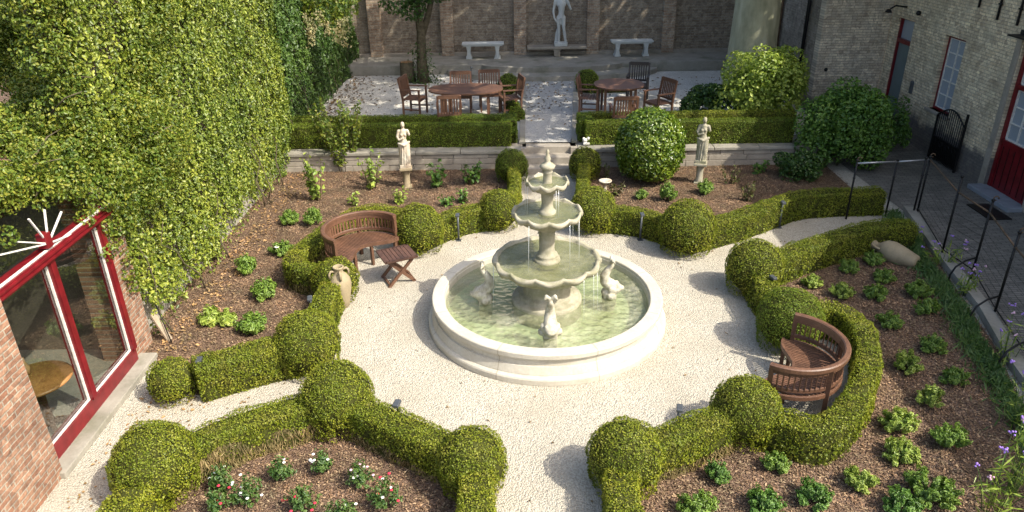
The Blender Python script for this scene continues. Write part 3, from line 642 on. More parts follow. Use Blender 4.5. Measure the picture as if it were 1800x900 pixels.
# ------------------------------------------------------------------ ivy walls
def ivy_wall(y0, y1, x, zt, n, size, mat, label, bulge=.18, seed=1, base_gap=True, N_end=True, name='ivy_wall'):
    root = empty(name, (x-.3, (y0+y1)/2, 0), label=label, cat='ivy')
    off = np.array([x-.3, (y0+y1)/2, 0])
    wb = MB().box((-.1,0,zt/2),(.3,y1-y0,zt-.02)); wb.build('wall', MT['brickD'], root); MB().box((-.085,0,.3),(.3,y1-y0-.01,.6)).build('wall_base', MT['rubble'], root)
    packs = []
    for layer, (fr, din) in enumerate(((.30, .16), (.70, 0))):
        k = int(n*fr); Y = rng.uniform(y0, y1, k); Z = rng.uniform(0, zt, k)**1.0
        P = np.stack([np.full(k, x), Y, Z], 1)
        d = bulge*nz3(P*np.array([1,1,1]), .28, seed)+bulge*.55*nz3(P, .9, seed+1)+.05*nz3(P, 2.6, seed+2)
        # rounded far edge
        e = np.clip((y1-Y)/.6, 0, 1); ed = -(1-np.sqrt(1-(1-e)**2))*.35 if N_end else 0
        P[:,0] = x + d + ed - din
        P[:,0] -= rng.uniform(0, .10, k); hol_ = nz3(P, 1.3, seed+7) > .55; P[:,0] -= hol_*rng.uniform(0, .16, k)
        keep = np.ones(k, bool)
        if base_gap:
            gp = .35+.35*nz3(P, .45, seed+5)+.15*nz3(P, 1.6, seed+6)
            keep = (Z > gp) | (rng.random(k) < .12)
        Nn = np.tile([1.,-.25,.45], (len(P),1)); Nn[:,1] += (1-e)*1.6 if N_end else 0
        V, fc = leaf_arrays(P[keep]-off, Nn[keep], size, .72, .9, var=.5)
        packs.append((V, fc, 0))
    if N_end:    # far end cap
        k = int(n*.06); P = np.stack([rng.uniform(x-.5, x-.1, k), np.full(k, y1)+rng.normal(0,.05,k), rng.uniform(.1, zt, k)], 1)
        V, fc = leaf_arrays(P-off, np.tile([.3,1.,.3], (k,1)), size, .5, .8); packs.append((V, fc, 0))
    link('ivy_leaves', leaf_mesh('ivy_leaves', packs, [mat]), root)
    sb = MB()
    for _ in range(int((y1-y0)*1.1)):
        y = rng.uniform(y0, y1)-off[1]; pts = []; yy = y
        for j in range(6): pts.append((x+.06+.05*rng.normal()-off[0]-.02*j, yy, .02+j*.28)); yy += rng.normal()*.15
        sb.tube(pts, [.014,.013,.011,.009,.007,.005], 5)
    sb.build('ivy_stems', MT['bark'], root)
    return root
ivy_wall(8.75, 16.6, -4.92, 5.6, 105000, .050, MT['ivy'], 'tall sunlit ivy covered wall on the left side of the garden', .08, 3)
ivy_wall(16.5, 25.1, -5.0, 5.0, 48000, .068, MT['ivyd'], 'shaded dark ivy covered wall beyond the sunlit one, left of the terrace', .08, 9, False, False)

# vine over the garden room roof
def blob_leaves(blobs, dens, size, off, tilt=.7, droop=.5, seed=0, top=True, wob=.18):
    V_ = []
    Ps, Ns = [], []
    for (x, y, z, rx, ry, rz) in blobs:
        area = 4*PI*((rx*ry)**1.6/3+(rx*rz)**1.6/3+(ry*rz)**1.6/3)**(1/1.6); k = max(6, int(area*dens))
        n = unit(rng.normal(size=(k,3)));
        rr = 1+wob*nz3(n*1.0+np.array([x,y,z]), 1.1, seed)+rng.normal(0,.07,k)
        rr -= np.abs(rng.normal(0,.10,k))
        Ps.append(np.array([x,y,z])+n*np.array([rx,ry,rz])*rr[:,None]); Ns.append(n)
    P = np.concatenate(Ps); N = np.concatenate(Ns)+np.array([0,0,.4])
    return leaf_arrays(P-np.array(off), N, size, tilt, droop)
vroot = empty('climbing_vine', (-5.6,8,2.5), label='yellow green climbing vine sprawling over the garden room roof, top left', cat='vine')
blobs = []
def surf_x(y, z): return -5.05
def vine_ok(px, py):
    if 88 < px < 158 and 62 < py < 112: return False
    if px < 42 and 145 < py < 200: return False
    if px < 52 and 262 < py < 312: return False
    low = 338 if px < 160 else 352+(px-160)*1.5
    return py < low
for py in range(-30, 520, 19):
    for px in range(-20, 330, 19):
        x_, y_ = px+rng.uniform(-9,9), py+rng.uniform(-9,9)
        if not vine_ok(x_, y_): continue
        if x_ > 250-.0*y_ and rng.random() < (x_-240)/90: continue
        dep = 1.9*max(0, min(1, (270-x_)/270))*max(.0, min(1, (400-y_)/300))
        X = -4.98-dep+.13*rng.normal(); p = GX(x_, y_, X)
        if p[2] < 1.9: continue
        r = rng.uniform(.15,.26); blobs.append((p[0], p[1], p[2], r*1.15, r*1.3, r))
for k in range(34): blobs.append((-5.08-.25*rng.random(), 8.62+.15*rng.normal(), 2.3+3.1*k/34, .24, .2, .22))
for px, py in ((190,440),(205,400),(180,395),(225,450),(228,480),(10,415),(150,385),(200,420),(235,500)):
    p = GX(px, py, -4.93); blobs.append((p[0], p[1], p[2], .10, .12, .11))
V, fc = blob_leaves(blobs, 760, .042, (-5.6,8,2.5), seed=4)
link('foliage', leaf_mesh('foliage', [(V, fc, 0)], [MT['vine']]), vroot)
vs_ = MB()
for k in range(36):
    b = random.choice(blobs); p = Vector(b[:3])-Vector((-5.6,8,2.5)); d = Vector((random.uniform(-.3,.5), random.uniform(-.6,.6), random.uniform(-.3,.3)))
    vs_.tube([p, p+d*.5+Vector((0,0,.05)), p+d], [.012,.009,.005], 5)
vs_.build('stem', MT['bark'], vroot)

# ------------------------------------------------------------------ box hedges and balls
def box_ball(key, label, r, mat='box', name='topiary_ball', c=None, zc=None, dens=3300, size=.026, group='clipped box balls'):
    c = c or BC[key]; zc = zc if zc is not None else r*.98
    off = np.array([c[0], c[1], 0]); k = int(4*PI*r*r*dens*.8)
    n = unit(rng.normal(size=(k,3))); n = n[n[:,2] > -.85]
    hor = np.linalg.norm(n[:,:2], axis=1, keepdims=True); lowm = n[:,2:3] < 0
    P = n*r; P[:,:2] *= np.where(lowm, (1-.14*np.abs(n[:,2:3]))/np.maximum(hor, .2), 1); P[:,2] += zc
    P = P + n*(.022*nz3(P+off, 2.2, 5)+.012*nz3(P+off, 7, 8)+rng.normal(0,.006,len(P)))[:,None]
    keep = P[:,2] > .01
    pz = P[:,2]/(2*r); thin = (nz3(P+off, 2.6, 15) > .25+.9*pz) & (rng.random(len(P)) < .62); keep &= ~thin
    big = np.where(pz < .45+.15*nz3(P+off, 3, 16), 1.45, 1.0)*np.ones(len(P)); keep &= (rng.random(len(P)) < np.where(big > 1.2, .55, 1.0))
    V, fc = leaf_arrays(P[keep], n[keep], size*big[keep], .6, 0, 'quad', .7)
    core = MB().ball((0,0,zc), r*.955, 0, 3)
    me = leaf_mesh(name, [(V, fc, 1)], [MT['core'], MT[mat]], core)
    o = link(name, me); o.location = (c[0], c[1], 0); tag(o, label, 'topiary', group); return o
LB = dict(S1='clipped box ball right beside the rear curved bench', S2='clipped box ball left of the fountain column, at the path to the steps', S3='small shaded box ball at the left foot of the terrace steps',
 S3b='small box ball at the right foot of the terrace steps, below the white ornament', S4='clipped box ball just right of the fountain top, before the steps', S5='wide clipped box ball on the gravel edge, behind right of the fountain',
 S6='clipped box ball at the left end of the hedge leading to the iron fence', S7='loose dark box ball hugging the back of the right curved bench', S8='big box ball in front of the right curved bench',
 S9='large box ball at the near right corner of the gravel path', S10='large box ball at the near left corner of the gravel path', S11='large domed box ball at the top of the rose bed',
 S12='broad box ball by the gravel in front of the garden room glass', S13='large box ball below the standing amphora', S14='box ball directly behind the standing amphora', S15='small rounded box bush at the end of the hedge near the garden room')
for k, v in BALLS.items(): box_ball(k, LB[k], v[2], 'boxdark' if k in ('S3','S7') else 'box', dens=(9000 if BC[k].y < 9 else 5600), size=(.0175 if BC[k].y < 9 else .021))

def hedge(path, label, wd=.34, h=.47, mat='box', z0=0, dens=5400, size=.020, dry=0, name='box_hedge', group='low box hedges', rad=.06):
    pts = cr_spline(path); P0 = np.array([[p.x, p.y] for p in pts]); 
    seg = np.linalg.norm(np.diff(P0, axis=0), axis=1); cum = np.concatenate([[0], np.cumsum(seg)]); L = cum[-1]
    def at(s):
        x = np.interp(s, cum, P0[:,0]); y = np.interp(s, cum, P0[:,1])
        e = .05; x2 = np.interp(np.clip(s+e,0,L), cum, P0[:,0])-np.interp(np.clip(s-e,0,L), cum, P0[:,0]); y2 = np.interp(np.clip(s+e,0,L), cum, P0[:,1])-np.interp(np.clip(s-e,0,L), cum, P0[:,1])
        t = unit(np.stack([x2, y2], 1)); return np.stack([x, y], 1), t
    per = 2*h+wd; k = int(L*per*dens); s = rng.uniform(0, L, k); u = rng.uniform(0, per, k)
    a = np.where(u < h, -wd/2, np.where(u > h+wd, wd/2, -wd/2+(u-h))); z = np.where(u < h, u, np.where(u > h+wd, per-u, h))
    na = np.where(u < h, -1., np.where(u > h+wd, 1., 0.)); nzv = np.where((u >= h) & (u <= h+wd), 1., 0.)
    # round the shoulders
    ax = np.abs(a); ca = np.clip(ax-(wd/2-rad), 0, rad); cz = np.clip(z-(h-rad), 0, rad); ln = np.sqrt(ca**2+cz**2)
    m = (ca > 0) & (cz > 0) ; f = np.where(m & (ln > rad), rad/np.maximum(ln, 1e-6), 1)
    sg = np.sign(a); a = np.where(m, sg*(wd/2-rad+ca*f), a); z = np.where(m, h-rad+cz*f, z)
    na = np.where(m, sg*ca/np.maximum(ln,1e-6), na); nzv = np.where(m, cz/np.maximum(ln,1e-6), nzv)
    c, t = at(s); nn = np.stack([t[:,1], -t[:,0]], 1)
    P = np.stack([c[:,0]+nn[:,0]*a, c[:,1]+nn[:,1]*a, z+z0], 1); N = np.stack([nn[:,0]*na, nn[:,1]*na, nzv], 1)
    # flat ends
    for se, sd in ((0, -1), (L, 1)):
        kk = int(wd*h*dens); cc, tt = at(np.full(kk, float(se))); n2 = np.stack([tt[:,1], -tt[:,0]], 1); aa = rng.uniform(-wd/2, wd/2, kk); zz = rng.uniform(0, h-.02, kk)
        P = np.concatenate([P, np.stack([cc[:,0]+n2[:,0]*aa, cc[:,1]+n2[:,1]*aa, zz+z0], 1)]); N = np.concatenate([N, np.stack([tt[:,0]*sd, tt[:,1]*sd, np.zeros(kk)], 1)])
    P = P + N*(.018*nz3(P, 1.6, 11)+.012*nz3(P, 5.5, 12)+rng.normal(0,.008,len(P)))[:,None]
    off = np.array([P0[:,0].mean(), P0[:,1].mean(), 0]); isdry = np.zeros(len(P), bool)
    if dry:
        lim = (.22+.08*nz3(P, 1.2, 4))*dry; isdry = (P[:,2]-z0 < lim) & (rng.random(len(P)) < .85)
        thin = isdry & (rng.random(len(P)) < .5); P, N, isdry = P[~thin], N[~thin], isdry[~thin]
    pz = (P[:,2]-z0)/h; kp = ~isdry & ~((nz3(P, 2.2, 15) > .1+1.0*pz) & (rng.random(len(P)) < .65)); big = np.where(pz < .6+.2*nz3(P, 3, 16), 1.4, 1.0); kp &= rng.random(len(P)) < np.where(big > 1.2, .6, 1.0)
    V, fc = leaf_arrays(P[kp]-off, N[kp], size*big[kp], .6, 0, 'quad', .7); packs = [(V, fc, 1)]
    if isdry.any():
        V, fc = leaf_arrays(P[isdry]-off, N[isdry], .075, .35, 2.5, 'quad', .12); packs.append((V, fc, 2))
    core = MB(); M_ = max(2, int(L/.1)); cs, ts = at(np.linspace(.012, L-.012, M_)); w2 = wd/2-.018; hh = h-.018
    prof = [(-w2,.0),(-w2,hh-.05),(-w2+.05,hh),(w2-.05,hh),(w2,hh-.05),(w2,0)]; n = len(prof); vs = []
    for cc, tt in zip(cs, ts):
        for a_, z_ in prof: vs.append((cc[0]+tt[1]*a_-off[0], cc[1]-tt[0]*a_-off[1], z_+z0))
    fs = [(i*n+j, i*n+j+1, (i+1)*n+j+1, (i+1)*n+j) for i in range(M_-1) for j in range(n-1)] + [tuple(range(n)), tuple(range((M_-1)*n, M_*n))]
    core.raw(vs, fs)
    me = leaf_mesh(name, packs, [MT['core'], MT[mat], MT['dry']], core); o = link(name, me); o.location = tuple(off); tag(o, label, 'hedge', group); return o
hedge(H1, 'low box hedge behind the fountain on the left, with a lamp post in front', .30)
hedge(H2, 'narrow box hedge strip left of the path to the steps', .22, .44)
hedge(H3, 'narrow box hedge strip right of the path to the steps', .24, .44)
hedge(H4, 'low box hedge behind the fountain on the right, with a lamp post in front', .30)
hedge(H5, 'long low box hedge behind the gravel side path, running into shade')
hedge(H6, 'low box hedge curving from the far right ball to the iron fence', .36)
hedge(H7, 'short box hedge between two balls right of the fountain')
hedge(H8, 'box hedge arching round the back of the right curved bench', .29, .47)
hedge(H9, 'short box hedge between the two big balls in front of the right bench', .36, dens=8000, size=.0175, dry=.7)
hedge(H10, 'box hedge running out of the picture on the right side of the near path', .33, dens=8000, size=.0175)
hedge(H11, 'box hedge running out of the picture on the left side of the near path', .34, dens=8000, size=.0175)
hedge(H12, 'box hedge along the upper right side of the rose bed', .36, dens=8000, size=.0175, dry=.6)
hedge(H13, 'box hedge with dry twiggy base along the upper left side of the rose bed', .36, dens=8000, size=.0175, dry=1.3)
hedge(H14, 'box hedge at the lower left corner of the rose bed', .38, dens=8000, size=.0175)
hedge(H15, 'straight cut box hedge with a square end near the garden room', .36, .5, dens=8000, size=.0175)
hedge(H16, 'short box hedge beside the standing amphora', .32)
hedge(H17, 'box hedge with dry base wrapping behind the rear curved bench', .32, .45, dry=1.0)
# terrace hedges: two parallel rows closed at the path end
TL = 'clipped box hedges along the terrace edge'
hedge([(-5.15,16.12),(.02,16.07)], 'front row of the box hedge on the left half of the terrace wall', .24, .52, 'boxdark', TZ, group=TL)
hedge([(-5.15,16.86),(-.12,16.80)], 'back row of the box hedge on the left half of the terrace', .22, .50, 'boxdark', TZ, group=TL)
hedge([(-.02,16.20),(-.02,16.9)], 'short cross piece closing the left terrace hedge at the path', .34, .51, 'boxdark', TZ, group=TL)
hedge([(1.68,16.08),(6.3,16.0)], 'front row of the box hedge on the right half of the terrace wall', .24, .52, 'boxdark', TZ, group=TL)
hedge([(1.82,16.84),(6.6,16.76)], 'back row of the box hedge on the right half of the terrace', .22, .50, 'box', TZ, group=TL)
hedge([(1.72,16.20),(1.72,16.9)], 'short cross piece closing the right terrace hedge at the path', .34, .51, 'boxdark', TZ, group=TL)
for px, py, r, lb in ((893,148,.30,'small box ball on the terrace beside the left wooden chairs'), (1032,142,.33,'small box ball on the terrace behind the right wooden chairs')):
    p = G(px, py, TZ+r); o = box_ball('', lb, r, 'boxdark', c=(p[0],p[1]), dens=2400, size=.032); o.location.z = TZ
for a, b, lb in (((895,172),(912,200),'low box strip beside the path behind the left wooden chair'), ((1045,150),(1105,148),'low box strip behind the round terrace table')):
    p, q = G(*a, TZ+.2), G(*b, TZ+.2); hedge([p[:2], q[:2]], lb, .3, .25, 'boxdark', TZ, 3000, .026, group=TL)

# ------------------------------------------------------------------ shrubs and small plants
def dome_shrub(name, loc, r, h, label, mat, nl, size, cat='shrub', group=None, clumps=9, zc=.5, stems=True, wob=.25, shape='leaf', asp=.62, tilt=.7):
    root = empty(name, loc, label=label, cat=cat, group=group); packs = []
    if name in ('small_shrub', 'rose_bush'):      # loose shoots fanning up from the crown of the plant
        ns = int(26+90*r); Ps = []; Ns = []; each = max(6, int(nl*1.35/ns))
        for c in range(ns):
            a = rng.uniform(0, 2*PI); q = math.sqrt(rng.uniform(0, 1)); top = np.array([math.cos(a)*q*r*rng.uniform(.7,1.2), math.sin(a)*q*r*rng.uniform(.7,1.2), h*(1.1-.55*q*q)*rng.uniform(.7,1.15)]); b0 = top*np.array([.2,.2,.05])
            t = rng.uniform(.35, 1, each)[:,None]**.8; n_ = unit(rng.normal(size=(each,3))); Ps.append(b0+(top-b0)*t+n_*size*.45); Ns.append(n_*.6+np.array([math.cos(a)*q,math.sin(a)*q,1.0]))
        V, fc = leaf_arrays(np.concatenate(Ps), np.concatenate(Ns), size*.78, .5, -.3, shape, asp); packs.append((V, fc, 0)); clumps = 0
    per = max(4, nl//max(1, clumps))
    for c in range(clumps):
        if c == 0: cc = np.array([0,0,h*zc]); cr_ = np.array([r*.72, r*.72, h*.46])
        else:
            a = rng.uniform(0, 2*PI); q = rng.uniform(.25, .75); cc = np.array([r*q*math.cos(a), r*q*math.sin(a), h*rng.uniform(.25,.75)]); cr_ = np.array([r,r,h*.8])*rng.uniform(.26,.46)
        n = unit(rng.normal(size=(per,3))); rr = (1-np.abs(rng.normal(0,.16,per)))[:,None]
        P = cc+n*cr_*rr; k = P[:,2] > .01; V, fc = leaf_arrays(P[k], n[k]+np.array([0,0,.5]), size, tilt, .3, shape, asp); packs.append((V, fc, 0))
    link('foliage', leaf_mesh('foliage', packs, [MT[mat]]), root)
    if stems:
        s = MB()
        for k in range(7):
            a = rng.uniform(0, 2*PI); q = r*rng.uniform(.2,.6); s.tube([(0,0,0),(q*.4*math.cos(a), q*.4*math.sin(a), h*.4),(q*math.cos(a), q*math.sin(a), h*.75)], [.008+.006*r,.006,.003], 5)
        s.build('stem', MT['stem'], root)
    return root
# the big round shrub
bp = G(1144,257,.76); bs = empty('round_shrub', (bp[0]-.02,bp[1]+.02,0), label='large round glossy shrub standing between the steps and the right statue', cat='shrub')
k = 9500; n = unit(rng.normal(size=(k,3))); R_ = .69
P = n*np.array([R_,R_,.76])*(1+.045*nz3(n,1.1,3)+rng.normal(0,.035,k))[:,None]; P[:,2] += .76; kk = P[:,2] > .12
V, fc = leaf_arrays(P[kk], n[kk], .062, .5, .2)
k2_ = 5000; n2 = unit(rng.normal(size=(k2_,3))); P2 = n2*.62; P2[:,2] += .76; V2, fc2 = leaf_arrays(P2, n2, .062, .8, .2)
link('foliage', leaf_mesh('foliage', [(V, fc, 0), (V2, fc2, 0)], [MT['laurel']]), bs)
MB().ball((0,0,.76),.54,0,2).build('dark_core', MT['core'], bs); MB().tube([(0,0,0),(0,0,.4)],.05).build('trunk', MT['bark'], bs)  # dark ball inside stands in for the shade between the leaves
# right shrubs
def big_shrub(name, px, py, z, yoff, r, h, label, mat, nl, size, zb=0, cl=16, mats=None):
    p = GY(px, py, yoff); return dome_shrub(name, (p[0], yoff, zb), r, h, label, mat, nl, size, clumps=cl)
big_shrub('leafy_shrub', 1483, 230, 1, 15.6, 1.2, 1.75, 'big mid green shrub between the terrace and the courtyard fence', 'mid', 17000, .075, 0, 22)
big_shrub('leafy_shrub', 1346, 170, 1, 17.7, 1.12, 1.75, 'sunlit pale green shrub at the foot of the great beech trunk', 'bright', 12000, .085, TZ, 26)
big_shrub('leafy_shrub', 1240, 175, 1, 18.2, .62, .85, 'dark leafy shrub left of the great beech trunk on the terrace', 'deep', 4500, .08, TZ, 12)
big_shrub('leafy_shrub', 1310, 190, 1, 17.4, .5, .35, 'low dark ground shrub just behind the right terrace hedge', 'mid', 1800, .07, TZ, 8)
big_shrub('leafy_shrub', 1405, 270, 1, 14.9, .6, .55, 'low dark shrub in the shade below the big courtyard shrub', 'deep', 2600, .06, 0, 10)
big_shrub('leafy_shrub', 1560, 260, 1, 16.6, .5, 1.2, 'narrow climbing shrub beside the courtyard wall corner', 'mid', 2600, .06, 0, 9)
# upright leafy plants of the left bed
def tall_plant(px, py, h, label, mat='bright', n=8, size=.085, spread=.16, per=16, name='tall_leafy_plant', z=0):
    p = G(px, py, z); root = empty(name, p, label=label, cat='plant', group='tall leafy plants in the beds'); Ps=[]; Ns=[]; s = MB()
    for k in range(n):
        a = rng.uniform(0,2*PI); top = np.array([spread*math.cos(a)*rng.uniform(.4,1.3), spread*math.sin(a)*rng.uniform(.4,1.3), h*rng.uniform(.65,1.05)])
        b0 = top*np.array([.25,.25,0]); s.tube([tuple(b0), tuple((b0+top)/2+np.array([0,0,.03])), tuple(top)], [.008,.006,.003], 5)
        t = rng.uniform(.12,1,per)[:,None]; q = b0+(top-b0)*t; n_ = unit(rng.normal(size=(per,3))*np.array([1,1,.35])); Ps.append(q+n_*size*.6); Ns.append(n_*.7+np.array([0,0,.8]))
    V, fc = leaf_arrays(np.concatenate(Ps), np.concatenate(Ns), size, .4, .5); link('foliage', leaf_mesh('foliage', [(V,fc,0)], [MT[mat]]), root); s.build('stem', MT['stem'], root); return root
tall_plant(560,352,1.0,'tallest bright leafy plant at the foot of the sunlit ivy wall','bright',10,.10,.24,18)
tall_plant(655,332,.85,'tall bright leafy plant left of the left statue','bright',9,.09,.22,16)
tall_plant(604,300,1.55,'tall airy olive shrub in front of the left terrace hedge','vine',34,.065,.48,70)
tall_plant(625,362,.26,'small leafy plant behind the rear curved bench','bright',6,.07,.14,10)
tall_plant(705,358,.38,'pale leafy plant in front of the left statue pedestal','bright',6,.09,.13,10)
tall_plant(768,330,.55,'shaded green plant right of the left statue','mid',8,.10,.22,14)
tall_plant(828,325,.50,'shaded green plant between the left statue and the steps','mid',8,.10,.20,14)
tall_plant(785,362,.22,'low shaded leafy plant behind the hedge left of the fountain','mid',6,.08,.12,9)
tall_plant(812,358,.3,'second low shaded plant behind the hedge, nearer the steps','mid',6,.09,.12,9)
tall_plant(1080,345,.34,'reddish young plant beside the small stone dish','red_leaf',7,.07,.16,10)
tall_plant(1063,318,.4,'tall reddish tipped young shoot behind the stone dish','red_leaf',4,.06,.08,9)
tall_plant(1280,322,.40,'sparse reddish twiggy plant right of the right statue','red_leaf',9,.055,.3,9)
tall_plant(1310,355,.38,'dark reddish plant in the mulch before the right hedge','red_leaf',7,.07,.14,10)
tall_plant(1330,305,.32,'fresh green plant at the shade edge under the terrace wall','mid',7,.09,.2,12)
tall_plant(1480,150,.9,'pale flowering shoots above the big courtyard shrub','bright',5,.10,.5,8,z=.9)
SHR = 'small shrubs planted in the mulch'
small = [ # px, py(base), width m, height m, mat, size, label
 (510,398,.22,.22,'mid',.06,'small green shrub near the ivy left of the rear bench'),
 (552,400,.20,.30,'mid',.06,'upright small shrub just left of the rear bench back'),
 (437,485,.20,.28,'mid',.07,'dark green small shrub in the left bed, nearer the ivy'),
 (467,530,.22,.28,'mid',.08,'broad leaved small shrub in the left bed with a bare stem'),
 (372,572,.2,.2,'bright',.10,'pale large leaved plant at the left of the left bed'),
 (402,575,.16,.18,'bright',.10,'pale large leaved plant touching its neighbour by the hedge'),
 (447,588,.26,.22,'mid',.08,'leafy plant against the hedge in the left bed'),
 (1128,355,.17,.18,'mid',.06,'small round plant behind the hedge right of the fountain'),
 (1172,358,.20,.32,'mid',.07,'upright plant at the foot of the large round shrub'),
 (1238,345,.2,.24,'mid',.07,'leafy plant in front of the right statue pedestal'),
 (1425,508,.19,.17,'bright',.05,'sunlit small shrub nearest the far right box ball'),
 (1478,527,.22,.2,'bright',.05,'sunlit small shrub second from the far right box ball'),
 (1490,483,.2,.18,'mid',.05,'small shrub on the shade line with one sunlit side'),
 (1532,468,.2,.18,'deep',.05,'dark small shrub beside the lying amphora'),
 (1551,500,.22,.17,'deep',.05,'dark small shrub below the lying amphora'),
 (1538,530,.2,.2,'deep',.05,'dark small shrub two below the lying amphora'),
 (1610,528,.24,.22,'deep',.055,'dark small shrub near the grass, upper of a touching pair'),
 (1626,558,.22,.2,'deep',.055,'dark small shrub near the grass, lower of a touching pair'),
 (1562,580,.2,.2,'mid',.055,'small shrub behind the arched hedge with a bright tip'),
 (1638,623,.2,.2,'deep',.05,'dark small shrub right of the bench hedge in shade'),
 (1592,657,.2,.24,'bright',.055,'bright small shrub just right of the arched hedge'),
 (1677,680,.2,.18,'deep',.05,'dark small shrub close to the tall violet flowers'),
 (1632,718,.19,.22,'bright',.05,'bright round small shrub with a long thin shadow'),
 (1575,762,.23,.24,'bright',.055,'bright small shrub right of the hedge corner'),
 (1667,790,.22,.24,'mid',.055,'mid green small shrub nearest the violet flowers'),
 (1578,812,.22,.2,'bright',.055,'bright small shrub touching the one above it'),
 (1507,860,.2,.18,'bright',.05,'bright flat small shrub in the near right bed'),
 (1630,882,.3,.26,'mid',.055,'widest small shrub at the lower right'),
 (1428,888,.22,.2,'rose',.05,'dark rose like small shrub with pink tips near the bottom edge'),
 (1362,832,.18,.18,'mid',.045,'compact dark small shrub below the big ball by the bench'),
 (1258,850,.16,.2,'rose',.04,'thin twiggy small shrub in the near right bed'),
 (1340,905,.24,.2,'rose',.05,'small shrub cut by the bottom edge, middle of three'),
 (1225,908,.22,.2,'mid',.05,'small shrub cut by the bottom edge, left of three'),
 (1580,905,.22,.2,'rose',.05,'small shrub cut by the bottom edge, right of three'),
 (495,452,.26,.2,'deep',.05,'low shrub with one white bloom in the left bed')]
for px, py, r, h, mt, sz, lb in small:
    mt = {'mid': 'fresh', 'deep': 'fresh', 'rose': 'mid'}.get(mt, mt)
    p = G(px, py-4, 0); dome_shrub('small_shrub', (p[0], p[1], 0), r*.9, h*1.1, lb, mt, int(1500*(r/.2)**2*(.055/sz)**1.6), sz*.9, 'shrub', SHR, clumps=11, shape='leaf', asp=.42)
# flowers
def bloom(mb, c, r):
    for k in range(7):
        a = 2*PI*k/7+rng.uniform(0,.5); d = Vector((math.cos(a), math.sin(a), .4)); q = Vector(c)+d*r*.45
        mb.ball(tuple(q), r*.5, 0, 1, (1,1,.6))
    mb.ball((c[0],c[1],c[2]+r*.25), r*.4, 0, 1)
roses = [(393,862,'petalw',5,.17,'small rose bush with white blooms at the far left of the rose bed'), (440,886,'petalw',9,.2,'bushy rose with many white blooms near the bottom left'),
 (497,846,'rose0',2,.16,'leafy rose bush with a single white bloom, tallest in the bed'), (568,834,'petalw',6,.14,'narrow rose with white blooms in the centre of the bed'),
 (633,856,'petalp',8,.2,'rose bush with blush pink and white blooms'), (535,898,'petalr',7,.22,'low rose bush with crimson blooms at the bottom centre'),
 (680,892,'petalr',8,.22,'rose bush with crimson and white blooms at the bottom right'), (388,900,'petalr',4,.15,'small crimson rose at the bottom left'), (600,925,'petalw',5,.2,'rose bush cut by the bottom edge')]
for px, py, mt, nb, r, lb in roses:
    p = G(px, py, 0); o = dome_shrub('rose_bush', (p[0],p[1],0), r*.85, .30, lb, 'rose', 420, .045, 'rose', 'roses in the near bed', clumps=7, asp=.5)
    if mt == 'rose0': mt = 'petalw'
    for k in range(nb):
        a = rng.uniform(0,2*PI); q = r*rng.uniform(.2,1.0); m_ = mt
        if mt == 'petalp' and k % 2: m_ = 'petalw'
        if 'and white' in lb and mt == 'petalr' and k % 3 == 0: m_ = 'petalw'
        b = MB(); bloom(b, (q*math.cos(a), q*math.sin(a), rng.uniform(.15,.27)), .019); b.build('flower', MT[m_], o)
o = [x for x in bpy.data.objects if x.get('label','') == 'low shrub with one white bloom in the left bed'][0]; b = MB(); bloom(b, (-.02,-.12,.2), .045); b.build('flower', MT['petalw'], o)
# violet verbena by the kerb
for i, (px, py, hh, n, lb) in enumerate(((1775,870,1.0,12,'tall violet flowered plant at the lower right edge'), (1740,905,.9,11,'violet flowered plant with pale grassy leaves at the bottom right'), (1795,760,1.0,8,'tall pink violet flowers at the right edge beside the kerb'),
      (1765,640,.75,7,'violet flowers in front of the fence brace'), (1690,520,.55,8,'violet flowers by the kerb in the middle of the fence'), (1650,470,.5,9,'cluster of small violet flowers behind the lying amphora'), (1612,425,.4,5,'violet flowers by the end of the hedge at the fence'))):
    p = G(px, py, 0); root = empty('verbena', p, label=lb, cat='flower', group='violet verbena along the kerb'); s = MB(); Ps=[]; Ns=[]
    for k in range(n):
        a = rng.uniform(0,2*PI); q = rng.uniform(.05,.34); top = Vector((q*math.cos(a), q*math.sin(a), hh*rng.uniform(.55,1.05)))
        s.tube([(top.x*.3, top.y*.3, 0), (top.x*.6, top.y*.6, top.z*.6), top], [.005,.004,.003], 4)
        b = MB()
        for j in range(5): b.ball((top.x+rng.normal()*.014, top.y+rng.normal()*.014, top.z+rng.normal()*.008), .012, 0, 1)
        b.build('flower', MT['petalv'] if k % 4 else MT['petalp'], root)
        for j in range(12):
            t = rng.uniform(.05,.8); Ps.append([top.x*(.3+.7*t), top.y*(.3+.7*t), top.z*t]); Ns.append([math.cos(a+j), math.sin(a+j), .6])
    V, fc = leaf_arrays(np.array(Ps)+rng.normal(0,.03,(len(Ps),3)), np.array(Ns), .15, .4, .2, 'quad', .12)
    s.build('stem', MT['grass'], root); link('foliage', leaf_mesh('foliage', [(V,fc,0)], [MT['bright']]), root)
# grassy strip along the kerb
k = 9000; t = rng.uniform(0,1,k); ka = np.array([(7.3,12.7),(6.9,10.9),(6.6,9.2),(6.2,7.8),(5.75,5.6),(5.0,2.2)]); ss = t*(len(ka)-1); i0 = np.minimum(ss.astype(int), len(ka)-2); f = (ss-i0)[:,None]
c = ka[i0]*(1-f)+ka[i0+1]*f; P = np.stack([c[:,0]-.08-np.abs(rng.normal(0,.14,k))-.05*nz3(np.stack([c[:,0],c[:,1],c[:,0]*0],1),.8,2), c[:,1]+rng.normal(0,.05,k), rng.uniform(.02,.12,k)], 1)
V, fc = leaf_arrays(P, np.tile([.0,-.6,.5],(k,1))+rng.normal(size=(k,3))*.6, .16, .2, -1.5, 'quad', .10)
tag(link('grass_verge', leaf_mesh('grass_verge', [(V,fc,0)], [MT['grass']])), 'strip of shaded grass between the mulch and the kerb', 'grass', kind='stuff')

